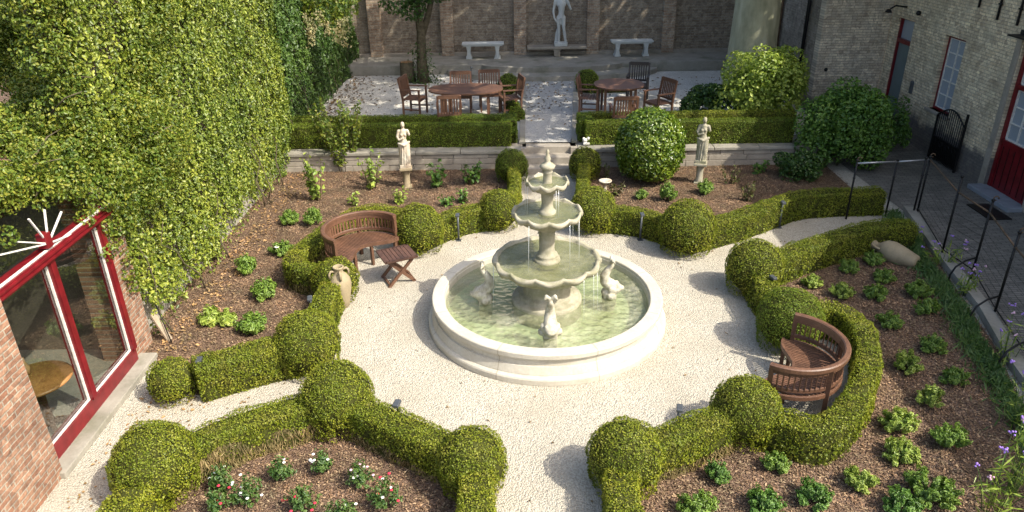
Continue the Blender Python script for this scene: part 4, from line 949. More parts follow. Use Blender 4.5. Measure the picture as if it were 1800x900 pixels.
# mulch chips and fallen leaves
def in_poly(x, y, poly):
    ins = np.zeros(len(x), bool); n = len(poly)
    for i in range(n):
        x0, y0 = poly[i][:2]; x1, y1 = poly[(i+1) % n][:2]
        c_ = ((y0 > y) != (y1 > y)) & (x < (x1-x0)*(y-y0)/((y1-y0) or 1e-9)+x0); ins ^= c_
    return ins
MT['chip'] = leaf_mat('bark_chip', [(.08,.05,.033), (.16,.10,.067), (.23,.15,.10), (.40,.29,.20), (.13,.083,.055)], .85, 0, 3, .15)
packs = []
for b_ in (bedA, bedB, bedC, bedE):
    xs = [p[0] for p in b_]; ysx = [p[1] for p in b_]; ar = (max(xs)-min(xs))*(max(ysx)-min(ysx)); k = int(ar*1900)
    X = rng.uniform(min(xs), max(xs), k); Y = rng.uniform(min(ysx), max(ysx), k); m_ = in_poly(X, Y, b_) & (Y > 4.8); P = np.stack([X[m_]+rng.normal(0,.045,m_.sum()), Y[m_]+rng.normal(0,.045,m_.sum()), rng.uniform(.014,.032,m_.sum())], 1)
    V, fc = leaf_arrays(P, np.tile([0,0,1.], (len(P),1)), .032, .28, 0, 'quad', .42, .5); packs.append((V, fc, 0))
tag(link('bark_chips', leaf_mesh('bark_chips', packs, [MT['chip']])), 'brown bark mulch chips covering the planting beds', 'mulch', kind='stuff')
packs = []
def scatter(n, fx, fy, z, size, mi):
    P = np.stack([fx, fy, np.full(n, z)+rng.uniform(0,.008,n)], 1); V, fc = leaf_arrays(P, np.tile([0,0,1.],(n,1)), size, .25, 0, 'leaf', .6, .4); packs.append((V, fc, mi))
n = 650; Y = 16.9+5.6*rng.random(n)**.6; X = rng.uniform(-5,7.2,n); scatter(n, X, Y, TZ+.014, .07, 0)
n = 110; scatter(n, rng.uniform(.4,1.6,n), rng.uniform(19,22.2,n), TZ+.018, .06, 0)
n = 500; scatter(n, -4.9+np.abs(rng.normal(0,.5,n)), rng.uniform(16.9,24,n), TZ+.014, .07, 0)
n = 520; scatter(n, -4.85+np.abs(rng.normal(0,.28,n)), rng.uniform(8.4,15.5,n), .03, .048, 1)
n = 260; scatter(n, -4.6+np.abs(rng.normal(0,.6,n)), rng.uniform(5.6,8.3,n), .008, .04, 1)
n = 260; scatter(n, rng.uniform(-3.5,6,n), rng.uniform(5,13,n), .008, .035, 0)
tag(link('fallen_leaves', leaf_mesh('fallen_leaves', packs, [MT['litter'], MT['litterpale']])), 'dry fallen leaves scattered over gravel and beds', 'leaf litter', kind='stuff')

# ------------------------------------------------------------------ trees
def limb(mb, a, b, ra, rb, n=10, bend=.1):
    a, b = Vector(a), Vector(b); m = (a+b)/2+Vector((rng.normal(),rng.normal(),0))*bend*(b-a).length*.5
    pts = [a.lerp(m, .5), m, m.lerp(b, .5)]; mb.tube([a, *pts, b], [ra, ra*.8+rb*.2, (ra+rb)/2, ra*.2+rb*.8, rb], n)
def fol(blobs, dens, size, root, mat, name='crown', seed=0, droop=.5):
    V, fc = blob_leaves(blobs, dens, size, (0,0,0), .8, droop, seed, wob=.3); return link(name, leaf_mesh(name, [(V,fc,0)], [MT[mat]]), root)
# the great beech on the terrace: trunk in view, crown above the picture
BX, BY = 6.42, 19.9
be = empty('beech_tree', (BX,BY,TZ), label='massive smooth barked tree trunk rising on the right of the terrace', cat='tree')
tk = MB(); tk.tube([(0,0,-.05),(0,0,.25),(0,0,.7),(.02,.05,1.6),(0.05,.1,3),(.1,.1,5.5),(0,0,8)], [.85,.72,.64,.60,.56,.50,.36], 28); 
BR = []
crown_pts = []
# crown clumps: laid out by where their shade falls on the ground (x, y, height, radius)
SHADE = [(-4.6,18.3,9,1.3),(-4.5,20.3,9,1.4),(-4.2,22.6,10,1.6),(-2.4,23.3,9,1.5),(-1.2,20.9,9,1.25),(.9,22.6,8.5,1.5),(1.0,20.0,8,1.2),(2.8,23.2,8,1.5),(3.2,20.6,8,1.3),(4.4,22.5,7.5,1.5),(5.6,20.8,7.5,1.2),
 (-2.6,18.6,9.5,.9),(.9,17.6,8,1.1),(3.0,18.3,7.5,1.1),(-1.3,15.5,8.5,1.0),(0.0,15.4,8.5,.9),(-.2,17.3,8.5,.8),(6.5,23.5,7,1.4),(-3.0,16.7,9,.9),(1.1,14.6,8.2,.7),(-.3,25.5,9,1.4),(-3,26,9.5,1.4),(2.4,26,8.5,1.4),(5,26,8,1.3),(-4.8,24.8,9.5,1.5),(-1.5,24.6,9,1.3),(1.2,24.6,9,1.3),(3.6,24.8,8.5,1.3),(6,25.6,8,1.4),(7.2,25,7.5,1.2),(.2,27,9,1.5),(4,27.3,9,1.5),(-3.6,27.3,9,1.5),(7,27.5,8,1.6)]
k_ = SH/(-SH.z)
for (x, y, z, r) in SHADE:
    c = Vector((x, y, .3)) - k_*(z-.3); crown_pts.append((c.x-BX, c.y-BY, z-TZ, r, r, r*.55))
for x, y, z, rx, _, _ in crown_pts[::2]: limb(tk, (0,0,random.uniform(5.8,7.2)), (x,y,z), .13, .03, 6)
tk.build('trunk', MT['beech'], be)
fol(crown_pts, 60, .24, be, 'tree', 'crown', 3)
# forked tree by the back wall
fp = G(750,132,TZ); ft = empty('forked_tree', (fp[0],22.4,TZ), label='small forked tree with ivy round its foot in front of the back wall', cat='tree')
tk = MB(); tk.tube([(0,0,-.02),(.0,0,.7),(.03,0,1.5),(-.05,0,2.3),(-.3,0,3.4)], [.20,.15,.13,.10,.06], 10); tk.tube([(.03,0,1.3),(.25,.05,1.9),(.5,.1,2.8),(.8,0,3.6)], [.10,.09,.07,.05], 8); tk.build('trunk', MT['bark'], ft)
fol([(-.55,-.2,2.35,.5,.4,.32),(-.1,-.35,2.15,.35,.3,.3),(.0,0,2.7,.6,.5,.4),(.7,-.1,2.65,.4,.4,.3),(.25,-.3,2.55,.35,.3,.25),(-1.0,0,3.0,.6,.6,.4),(1.3,0,3.2,.7,.6,.4),(2.1,-.2,2.75,.25,.25,.3),(0,0,3.6,1.2,1,.6)], 150, .10, ft, 'deep', 'crown', 5)
P = np.stack([rng.normal(0,.19,700), rng.normal(0,.16,700), rng.uniform(0,1,700)**1.6*1.2], 1); P[:,:2] *= (1.3-.7*P[:,2:3]/1.2); V, fc = leaf_arrays(P, unit(P+.001), .07, .6, .5); link('ivy', leaf_mesh('ivy', [(V,fc,0)], [MT['ivyd']]), ft)
# stump
sp_ = G(719,142,TZ); stp = empty('tree_stump', (sp_[0]-.02,22.6,TZ), label='cut brown tree stump beside the forked tree', cat='stump')
MB().tube([(0,0,-.02),(0,0,.2),(0,0,.58)], [.26,.22,.21], 14).build('bark', MT['bark'], stp); MB().lathe([(0,.584),(.19,.584)],14).build('cut_face', MT['oak'], stp)
# twisting climber with pale clusters on the left wall
cp_ = G(553,192,TZ); cl = empty('climbing_tree', (cp_[0]-.12,19.2,TZ), label='twisting climber trunk with pale hanging clusters against the shaded ivy', cat='tree')
tk = MB(); tk.tube([(0,0,-.4),(.05,0,.5),(-.12,0,1.1),(-.02,0,1.9),(-.12,0,2.8),(.2,0,3.6)], [.09,.075,.07,.065,.06,.05], 8); tk.tube([(.0,.05,.3),(.18,.05,1.2),(.16,.05,1.8),(.45,.05,2.7)],[.04,.035,.03,.02],6); tk.tube([(.1,0,3.2),(.7,-.2,3.1),(1.2,-.1,2.7)],[.04,.03,.015],6); tk.build('trunk', MT['bark'], cl)
fol([(.35,-.2,2.45,.35,.25,.22),(.8,-.2,2.5,.4,.3,.25),(1.15,-.25,2.25,.22,.2,.3),(.1,0,2.8,.6,.4,.3),(1.3,-.2,2.7,.4,.3,.3),(-.3,0,2.7,.35,.3,.25),(.6,-.1,3.0,.9,.5,.3)], 170, .085, cl, 'vine', 'crown', 8, 1.2)
P = []
for cx, cz in ((.48,2.15),(.55,2.3),(.9,2.2),(1.1,2.05),(1.2,2.25),(1.28,1.95),(.4,2.4),(.75,2.45),(1.35,2.3),(.45,1.95)):
    kx = 70; P.append(np.stack([cx+rng.normal(0,.06,kx), -.45+rng.normal(0,.06,kx), cz+rng.uniform(-.22,.15,kx)], 1))
for Pq in P:
    V, fc = leaf_arrays(Pq, np.tile([.3,-1,.4],(len(Pq),1)), .06, .7, 1.0); link('seed_cluster', leaf_mesh('seed_cluster', [(V,fc,0)], [MT['blossom']]), cl)

# ------------------------------------------------------------------ sculpture helper (one continuous skin)
def sculpt(name, fill, mat, parent=None, vox=.012, smooth=3, loc=None):
    mb = MB(); fill(mb); me = mb.mesh(name+'_src', mat); t = bpy.data.objects.new(name+'_src', me); COL.objects.link(t)
    r = t.modifiers.new('r', 'REMESH'); r.mode = 'VOXEL'; r.voxel_size = vox; r.use_smooth_shade = True
    sm = t.modifiers.new('s', 'SMOOTH'); sm.factor = .5; sm.iterations = smooth
    dg = bpy.context.evaluated_depsgraph_get(); me2 = bpy.data.meshes.new_from_object(t.evaluated_get(dg)); me2.name = name
    if not me2.materials: me2.materials.append(mat)
    bpy.data.objects.remove(t); bpy.data.meshes.remove(me)
    return link(name, me2, parent)
def chain(mb, pts):
    for (a, ra), (b, rb) in zip(pts, pts[1:]):
        a, b = Vector(a), Vector(b); mb.tube([a, b], [ra, rb], 12); mb.ball(tuple(b), rb*1.0, 0, 2)
    mb.ball(tuple(pts[0][0]), pts[0][1], 0, 2)
# ------------------------------------------------------------------ fountain
fo = empty('fountain', FC, label='three tiered limestone fountain in a round basin at the centre of the gravel', cat='fountain')
MB().lathe([(1.69,0),(1.695,.005),(1.695,.075),(1.685,.095),(1.66,.11),(1.645,.112),(1.642,.118),(1.64,.13),(1.612,.215),(1.608,.225),(1.590,.228),(1.588,.232),(1.585,.30),(1.587,.304),(1.602,.308),(1.608,.314),(1.612,.335),(1.626,.342),(1.63,.35),(1.63,.405),(1.622,.416),(1.61,.42),(1.475,.42),(1.462,.416),(1.455,.405),(1.452,.375),(1.445,.37),(1.43,.08)],220,smooth=False).build('basin', MT['basin'], fo)
MB().lathe([(1.44,.09),(0,.09)],64).build('basin_floor', MT['basinfloor'], fo)
MB().lathe([(1.435,.30),(1.0,.30),(.5,.30),(0,.30)],96).build('water', MT['water'], fo)
MB().lathe([(0.50,.05),(.50,.33),(.49,.355),(.47,.36),(.40,.365),(.395,.375),(.392,.41),(.375,.43),(.345,.435),(.335,.46),(.325,.50),(.33,.80)],64).build('foot', MT['marblew'], fo)
def bowl(R, z, lobes, name='bowl'):
    n = lobes*12; prof = [(.30,-.36*R-.06,0),(.46,-.34*R-.05,0),(.64,-.28*R-.04,.2),(.80,-.19*R-.03,.6),(.92,-.10*R-.02,.9),(.975,-.06*R-.03,1),(1.01,-.028,1),(1.015,-.004,1),(.995,.014,1),(.955,.014,.8),(.925,-.002,.5),(.91,-.03,.3),(.75,-.09*R-.02,0),(0.0,-.15*R-.03,0)]
    vs = []
    for rf, dz, w_ in prof:
        for k in range(n):
            t = 2*PI*k/n; lob = abs(math.cos(lobes*t/2)); s_ = lob**.7
            r = R*rf*(1+w_*(.045*s_-.03)); zz = z+dz-(1-s_)**2*.0*w_ + w_*(.020*(1-s_)**2) - w_*.028*s_**4*(1 if rf >= .93 else .3)
            vs.append((r*math.cos(t), r*math.sin(t), zz))
    fs = [(i*n+k, i*n+(k+1)%n, (i+1)*n+(k+1)%n, (i+1)*n+k) for i in range(len(prof)-1) for k in range(n)]
    o = MB().raw(vs, fs, 0, True).build(name, MT['marblew'], fo)
    MB().lathe([(R*.915,z-.024),(R*.4,z-.024),(.0,z-.024)],48).build('bowl_water', MT['bowlwater'], o); return o
bowl(.745, .95, 12); bowl(.475, 1.66, 10); bowl(.285, 2.09, 8)
MB().lathe([(.30,.60),(.26,.70),(.24,.78)],32).build('collar', MT['marblew'], fo)
MB().lathe([(.185,.86),(.19,.93),(.18,.965),(.145,.975),(.155,1.0),(.15,1.02),(.118,1.035),(.105,1.1),(.11,1.3),(.115,1.38),(.135,1.40),(.14,1.44),(.17,1.50)],36).build('column', MT['marblew'], fo)
MB().lathe([(.115,1.60),(.12,1.66),(.105,1.68),(.085,1.70),(.075,1.78),(.085,1.90),(.115,1.95),(.13,1.99),(.15,2.02)],32).build('column', MT['marblew'], fo)
MB().lathe([(.07,2.03),(.06,2.1),(.055,2.2),(.075,2.22),(.06,2.24),(.095,2.27),(.105,2.30),(.075,2.33),(.045,2.34),(.035,2.37),(.045,2.40),(.03,2.43),(.018,2.47),(.024,2.50),(0,2.53)],24).build('finial', MT['marblew'], fo)
def fish(mb):
    mb.box((0,0,-.03),(.16,.16,.14)); mb.ball((0,0,.06),.11,0,2,(1,1,.6)); mb.ball((0,-.07,.12),.085,0,2,(1.1,1.1,.95)); mb.ball((0,-.15,.12),.045,0,2,(1.2,1,.7))
    for s in (-1,1):
        mb.ball((s*.05,-.10,.17),.028); mb.ball((s*.095,-.02,.13),.045,0,2,(.5,1.2,1)); mb.ball((s*.10,.0,.05),.05)
    chain(mb, [((0,-.04,.14),.085),((0,.05,.21),.075),((0,.07,.30),.058),((0,.03,.38),.045),((0,-.02,.44),.034),((0,-.01,.49),.022)])
    for s in (-1,1): chain(mb, [((0,-.01,.48),.022),((s*.05,-.02,.53),.026),((s*.07,-.04,.50),.014)])
for i, (px, py) in enumerate(((857,520),(963,568),(1069,512),(963,470))):
    if i < 3: p = Vector(G(px, py, .30))-FC
    else: p = Vector((.0, 1.0, .3))
    if i == 1: p = Vector((.0,-.98,.30))
    if i == 0: p = Vector((-.88,-.05,.30))
    if i == 2: p = Vector((.90,.05,.30))
    a = math.atan2(p.y, p.x)+PI/2
    if i == 0: f0_ = sculpt('fish_spout', fish, MT['fish'], fo, .011, 2); f = f0_
    else: f = f0_.copy(); COL.objects.link(f)
    f.location = (p.x, p.y, .30); f.rotation_euler = (0,0,a); f.scale = (1.12,)*3
    pd = MB().lathe([(.09,.05),(.085,.25),(.10,.29)],16,(p.x,p.y,0)).build('spout_pedestal', MT['marblew'], fo)
dw = MB(); MT['drop'] = plain('bright_water', (.75,.78,.76), .1, bstr=0)
for R, z0, z1, n in ((.29,2.05,1.66,5),(.485,1.62,.95,5),(.76,.91,.30,8)):
    for k in range(n):
        a = rng.uniform(0,2*PI); x, y = R*math.cos(a), R*math.sin(a); MB().tube([(x,y,z0),(x*1.02,y*1.02,(z0+z1)/2),(x*1.03,y*1.03,z1)], [.003,.0022,.0015], 5).build('water_stream', MT['drop'], fo)

# ------------------------------------------------------------------ statues
def draped(mb):
    mb.box((0,0,.03),(.24,.22,.06))
    # draped legs
    chain(mb, [((-.045,.0,.08),.075),((-.05,0,.3),.075),((-.045,0,.48),.085)]); chain(mb, [((.055,-.02,.08),.065),((.065,-.05,.28),.065),((.05,-.01,.48),.082)])
    mb.ball((0,0,.12),.11,0,2,(1.05,.9,.9)); mb.ball((0,0,.30),.10,0,2,(1.1,.85,1.6)); mb.ball((0,.0,.50),.108,0,2,(1.15,.85,.6))
    for k in range(9):
        a = -PI+PI*k/8*1.2; chain(mb, [((.11*math.cos(a), .095*math.sin(a), .07),.018),((.10*math.cos(a+.25), .085*math.sin(a+.25), .48),.014)])
    chain(mb, [((-.12,-.03,.52),.025),((0,-.10,.49),.028),((.12,-.03,.54),.025)])
    chain(mb, [((0,0,.5),.09),((-.01,0,.60),.07),((-.01,0,.68),.085),((0,0,.76),.07)])
    chain(mb, [((-.09,0,.77),.035),((.09,0,.77),.035)]); chain(mb, [((0,0,.76),.04),((.005,0,.84),.032)])
    mb.ball((.0,-.01,.895),.052,0,3,(.9,1.05,1.2)); mb.ball((0,.03,.91),.045,0,2); mb.ball((0,-.062,.89),.012)
    for s in (-1,1): mb.ball((s*.038,-.065,.70),.03)
    chain(mb, [((-.095,0,.77),.034),((-.135,-.01,.66),.028),((-.10,-.07,.60),.022),((0.0,-.10,.64),.018)]); chain(mb, [((.095,0,.77),.034),((.13,.02,.68),.028)])
def statue(px, py, label, mat, rz, h):
    p = G(px, py, 0); root = empty('garden_statue', p, rz, label, 'statue', None)
    MB().box((0,0,.02),(.20,.20,.05),bev=.008).lathe([(.09,.045),(.085,.06),(.075,.08),(.07,.22),(.075,.36),(.09,.39),(.10,.41)],20).box((0,0,.435),(.26,.26,.05),bev=.008).build('pedestal', MT['clay'] if mat == 'statue' else MT['marblew'], root)
    f = sculpt('figure', draped, MT[mat], root, .010, 1); f.location = (0,0,.46); f.scale = (.92,.92,h)
statue(716,330,'pale draped female statue on a pedestal in the left bed, rust stained skirt', 'statue', .15, 1.0)
statue(1228,322,'weathered draped female statue on a pedestal beside the large round shrub', 'marblew', -.3, 1.0)
# tall white nude youth on the rear ledge
def youth(mb):
    mb.box((0,0,.05),(.42,.36,.10)); mb.box((.0,0,.02),(.40,.34,.06))
    chain(mb, [((-.06,.02,.12),.045),((-.065,.0,.20),.042),((-.07,.01,.36),.058),((-.07,-.01,.52),.05),((-.075,0,.72),.075),((-.07,0,.86),.088)])
    chain(mb, [((.16,-.05,.12),.042),((.145,-.02,.20),.04),((.12,-.01,.36),.056),((.09,-.06,.53),.05),((.07,-.03,.72),.072),((.065,0,.86),.086)])
    mb.ball((-.07,-.07,.115),.04,0,2,(.9,1.8,.6)); mb.ball((.18,-.13,.115),.04,0,2,(.9,1.8,.6))
    chain(mb, [((-.15,.10,.1),.05),((-.13,.09,.35),.045),((-.10,.07,.5),.035)])
    mb.ball((0,0,.90),.115,0,2,(1.15,.85,.8)); chain(mb, [((0,0,.92),.10),((.01,0,1.05),.095),((.01,0,1.18),.11),((0,0,1.32),.12)])
    mb.ball((0,-.02,1.28),.13,0,2,(1.2,.75,.9)); chain(mb, [((-.16,0,1.37),.055),((.16,0,1.38),.055)]); chain(mb, [((0,0,1.38),.055),((0,-.01,1.48),.048)])
    mb.ball((.0,-.02,1.60),.085,0,3,(.88,1.05,1.25)); mb.ball((0,.02,1.64),.088,0,2); mb.ball((0,-.11,1.58),.018)
    chain(mb, [((-.19,0,1.37),.052),((-.235,.02,1.15),.042),((-.25,-.01,1.05),.038),((-.22,-.06,.88),.03),((-.19,-.08,.82),.028),((-.16,-.09,.76),.022)])
    for k in range(4): chain(mb, [((-.175,-.09+.012*k,.78),.010),((-.15,-.08+.014*k,.71),.009)])
    chain(mb, [((.19,0,1.38),.052),((.28,-.02,1.18),.042),((.30,-.08,1.14),.036),((.22,-.12,1.32),.03),((.17,-.12,1.42),.026)])
    mb.ball((0,-.10,.86),.028)
sh = GY(985,78,24.75)
yo = empty('standing_statue', (1.70,24.74,1.07), 0, 'tall white classical nude youth statue on the stone ledge before the back wall', 'statue')
sculpt('figure', youth, MT['statuew'], yo, .014, 2)
ldg = empty('stone_ledge', (1.57,24.72,.75), label='long thin stone ledge between two wall piers carrying the tall statue', cat='ledge')
MB().box((0,0,.275),(1.94,.5,.075),bev=.012).build('slab', MT['ledge'], ldg); MB().box((0,-.05,.12),(.2,.3,.235),bev=.01).box((0,-.05,.21),(.24,.32,.05)).build('support', MT['ledge'], ldg)
# white benches
def white_bench(loc, label):
    r = empty('stone_bench', loc, label=label, cat='bench', group='white stone benches at the back wall')
    MB().box((0,0,.47),(1.35,.40,.06),bev=.015).box((0,0,.425),(1.25,.34,.035)).build('seat', MT['statuew'], r)
    for s in (-1,1):
        MB().raw(*[[(s*.46+a*w_/2, b*.14, z) for z, w_ in ((0,.20),(.05,.20),(.07,.15),(.2,.10),(.3,.12),(.36,.14),(.41,.18)) for a, b in ((-1,-1),(1,-1),(1,1),(-1,1))], [(i*4+j, i*4+(j+1)%4, (i+1)*4+(j+1)%4, (i+1)*4+j) for i in range(6) for j in range(4)]]).build('leg', MT['statuew'], r)
    return r
b1 = G(850,106,.75); white_bench((-.83,24.45,.75), 'white stone bench against the back wall, left of the tall statue')
white_bench((3.98,24.5,.75), 'white stone bench against the back wall, right of the tall statue')

# ------------------------------------------------------------------ wooden terrace furniture
def chair(loc, rz, label, mat='teak'):
    r = empty('garden_armchair', loc, rz, label, 'chair', 'wooden armchairs round the terrace tables'); m = MT[mat]
    s = MB()
    for k in range(6): s.box((0,-.19+.076*k,.43),(.50,.066,.022))
    s.box((0,-.22,.40),(.5,.025,.05)).box((0,.22,.40),(.5,.025,.05)); s.build('seat', m, r)
    b = MB(); tl = .12
    b.bar((-.25,-.30,.93),(.25,-.30,.93),.03,.09).bar((-.25,-.245,.5),(.25,-.245,.5),.03,.05)
    for k in range(7): x = -.18+.06*k; b.bar((x,-.247,.5),(x,-.297,.9),.035,.014)
    b.build('backrest', m, r)
    for sx in (-1,1):
        MB().bar((sx*.26,-.22,0),(sx*.26,-.22,.45),.045,.045).bar((sx*.26,-.22,.44),(sx*.26,-.31,.96),.045,.045).build('leg', m, r)
        MB().bar((sx*.26,.22,0),(sx*.26,.22,.66),.045,.045).build('leg', m, r)
        MB().bar((sx*.27,-.26,.67),(sx*.27,.26,.68),.06,.025).build('armrest', m, r)
        MB().bar((sx*.26,-.2,.18),(sx*.26,.2,.18),.02,.035).build('stretcher', m, r)
    return r
def ctop(px, py): return G(px, py, TZ+.96)
c = [((-2.42,18.75),-PI/2-.25,'brown armchair at the left end of the oval table'), (ctop(788,164)[:2],.1,'armchair with its slatted back to the camera at the oval table'),
     (ctop(808,131)[:2],PI,'left one of the two armchairs behind the oval table'), (ctop(861,128)[:2],PI+.1,'right one of the two armchairs behind the oval table'), ((.02,18.6),PI/2+.25,'armchair at the right end of the oval table by the path')]
for (x, y), rz, lb in c: chair((x, y, TZ+.014), rz, lb)
c = [((2.02,18.55),-PI/2-.2,'armchair left of the round terrace table by the path'), (ctop(1097,166)[:2],.05,'armchair with its back to the camera at the round terrace table'), (ctop(1160,142)[:2],PI/2+.5,'brown armchair right of the round terrace table')]
for (x, y), rz, lb in c: chair((x, y, TZ+.014), rz, lb)
x, y = ctop(1124,116)[:2]; chair((x, y+.1, TZ+.014), PI-.25, 'black armchair behind the round terrace table', 'teakb')
def table(c_, rx, ry, label, name):
    r = empty(name, (*c_, TZ+.014), label=label, cat='table', group='wooden tables on the terrace'); n = 40
    t = MB(); vs = []; 
    pts = [(rx*math.copysign(abs(math.cos(a))**.85, math.cos(a)), ry*math.copysign(abs(math.sin(a))**.85, math.sin(a))) for a in [2*PI*k/n for k in range(n)]]
    t.raw([(x,y,.72) for x,y in pts]+[(x,y,.75) for x,y in pts], [tuple(range(n))[::-1], tuple(range(n,2*n))]+[(k,(k+1)%n,n+(k+1)%n,n+k) for k in range(n)])
    t.build('tabletop', MT['teak'], r)
    MB().box((0,0,.68),(rx*1.25,ry*1.2,.07)).build('apron', MT['teak'], r)
    for sx in (-1,1):
        for sy in (-1,1): MB().bar((sx*rx*.6,sy*ry*.58,0),(sx*rx*.6,sy*ry*.58,.715),.06,.06).build('leg', MT['teak'], r)
table((-1.08,18.3), .92, .58, 'oval wooden table on the left half of the terrace', 'oval_table')
table((2.75,18.55), .62, .60, 'round wooden table on the right half of the terrace', 'round_table')

# ------------------------------------------------------------------ curved benches
def curved_bench(loc, face, label):
    """local frame: sitter looks to +y; back rail is an arc of radius R round the origin"""
    r = empty('curved_bench', loc, face-PI/2, label, 'bench', 'curved slatted benches'); r.scale = (.9,.9,.96); m = MT['teak']; R = .70
    A0, A1 = PI+.05-.1, 2*PI-.05+.1   # back arc sweeps behind (−y)
    A0, A1 = PI-.12, 2*PI+.12
    def pt(a, rr, z): return (rr*math.cos(a), rr*math.sin(a), z)
    N = 36; an = [A0+(A1-A0)*k/N for k in range(N+1)]
    # top rail broad and rounded
    def band(rr, z, w_, h_, a0=A0, a1=A1, mi=0):
        mb = MB(); K = 40; vs = []
        for k in range(K+1):
            a = a0+(a1-a0)*k/K
            for dr_, dz in ((-w_/2,-h_/2),(w_/2,-h_/2),(w_/2,h_/2*.6),(w_/2*.6,h_/2),(-w_/2*.6,h_/2),(-w_/2,h_/2*.6)): vs.append(pt(a, rr+dr_, z+dz))
        n = 6; fs = [(i*n+j, (i+1)*n+j, (i+1)*n+(j+1)%n, i*n+(j+1)%n) for i in range(K) for j in range(n)]+[tuple(range(n)), tuple(range(K*n,(K+1)*n))[::-1]]
        mb.raw(vs, fs); return mb
    trb = band(R, .79, .075, .06)
    bb = band(R-.015, .73, .03, .07); 
    for f_, mi_ in zip(band(R-.02,.50,.03,.06).f, [0]*999): pass
    b2 = band(R-.02,.50,.03,.055); k0 = len(bb.v); bb.v += b2.v; bb.f += [tuple(i+k0 for i in f) for f in b2.f]; bb.m += b2.m; bb.sm += b2.sm
    for k in range(34):
        a = A0+(A1-A0)*(k+.5)/34; bb.bar(pt(a,R-.02,.50), pt(a,R-.012,.72), .042, .014)
    bko = bb.build('backrest', m, r); trb.build('top_rail', m, bko)
    for a in (A0+.03, A0+(A1-A0)*.33, A0+(A1-A0)*.67, A1-.03):
        MB().bar(pt(a,R,0), pt(a,R,.77), .055, .055).build('leg', m, r)
    # seat: radial slats between inner front curve and back rail
    def front(x): return .13+.10*math.cos(x/ .62*PI) - .02   # wavy front edge: forward at the ends, drawn back in the middle is inverted below
    s = MB(); K = 31
    for k in range(K):
        x = -.62+1.24*k/(K-1); yb = -math.sqrt(max(0,(R-.03)**2-x*x)); yf = .16-.27*math.cos(min(1,abs(x)/.60)*PI/2)**2+.0
        w_ = 1.24/(K-1)*.76; s.box((x,(yb+yf)/2,.425),(w_, yf-yb-.01,.022))
    s.build('seat', m, r)
    fr = MB(); pts = []
    for k in range(25):
        x = -.66+1.32*k/24; yf = .16-.27*math.cos(min(1,abs(x)/.60)*PI/2)**2; pts.append((x,yf+.012,.405))
    for a, b_ in zip(pts, pts[1:]): fr.bar(a, b_, .035, .065)
    fr.build('front_rail', m, r); band(R-.01,.40,.03,.06).build('back_apron', m, r)
    for x in (-.60,-.2,.2,.60):
        yf = .16-.27*math.cos(min(1,abs(x)/.60)*PI/2)**2-.02; MB().bar((x,yf,0),(x,yf,.40),.05,.05).build('leg', m, r)
    return r
curved_bench((-2.38,10.85,0), math.atan2(-.62,.78), 'curved slatted hardwood bench behind the small folding table, left of the fountain')
curved_bench((3.25,7.35,0), math.atan2(.52,-.86), 'curved slatted hardwood bench enclosed by the hedge, right of the fountain')
# folding side table
tp = G(697,445,.47); tb = empty('folding_table', (tp[0],tp[1],0), .45, 'small dark folding side table in front of the rear curved bench', 'table')
t = MB()
for k in range(8): t.box((-.21+.06*k,0,.46),(.052,.46,.02))
t.box((0,-.235,.455),(.50,.03,.03)).box((0,.235,.455),(.50,.03,.03)).box((-.25,0,.455),(.03,.50,.03)).box((.25,0,.455),(.03,.50,.03)); t.build('tabletop', MT['teakd'], tb)
for s in (-1,1):
    MB().bar((-.22,s*.19,0),(.22,s*.19,.45),.03,.045).build('leg', MT['teak'], tb); MB().bar((.22,s*.155,0),(-.22,s*.155,.45),.03,.045).build('leg', MT['teak'], tb)
MB().bar((-.2,-.2,.03),(-.2,.2,.03),.03,.03).bar((.2,-.17,.03),(.2,.17,.03),.03,.03).build('stretcher', MT['teak'], tb)
# ------------------------------------------------------------------ amphorae, dish, ornament, lamps
def amphora(loc, label, rot=(0,0,0), s=1.0):
    r = empty('amphora', loc, label=label, cat='jar'); r.rotation_euler = rot; r.scale = (s,)*3
    MB().lathe([(0,0),(.085,0),(.10,.02),(.12,.12),(.15,.27),(.165,.38),(.15,.47),(.11,.53),(.068,.57),(.058,.61),(.075,.64),(.085,.66),(.07,.67),(.055,.66),(.045,.60),(.05,.56),(.04,.5)],36).build('body', MT['clay'], r)
    for a in (.3, .3+PI, -1.5):
        x, y = math.cos(a), math.sin(a); MB().tube([(x*.055,y*.055,.60),(x*.12,y*.12,.615),(x*.15,y*.15,.57),(x*.145,y*.145,.50)], .018, 8).build('handle', MT['clay'], r)
    return r
p = G(602,541,0); amphora((p[0],p[1]+.05,0), 'clay amphora standing on the gravel against a box ball', (0,0,.3), 1.0)
a0, a1 = Vector(G(1612,462,.10)), Vector(G(1552,437,.15)); d = (a1-a0).normalized(); q = d.to_track_quat('Z','Y').to_euler(); am = amphora(a0, 'clay amphora lying on its side in the shaded mulch', q, 1.12)
dp = G(1063,338,0); ds = empty('stone_dish', dp, label='small stone dish on a short stem by the hedge right of the steps', cat='dish')
MB().lathe([(.06,0),(.04,.04),(.035,.16),(.06,.2),(.13,.24),(.135,.26),(.11,.255),(.05,.225),(0,.22)],20).build('bowl', MT['statue'], ds)
op = G(1031,250,TZ+.08); oo = empty('white_ornament', (op[0], TF+.12, TZ+.02), label='small white stone ornament on the wall beside the terrace hedge', cat='ornament')
def orn(mb): mb.box((0,0,.02),(.14,.1,.04)); mb.ball((-.03,0,.09),.055,0,2,(1.1,.9,.9)); mb.ball((.04,0,.13),.04); mb.ball((-.06,0,.13),.03)
sculpt('figure', orn, MT['white'], oo, .01, 1)
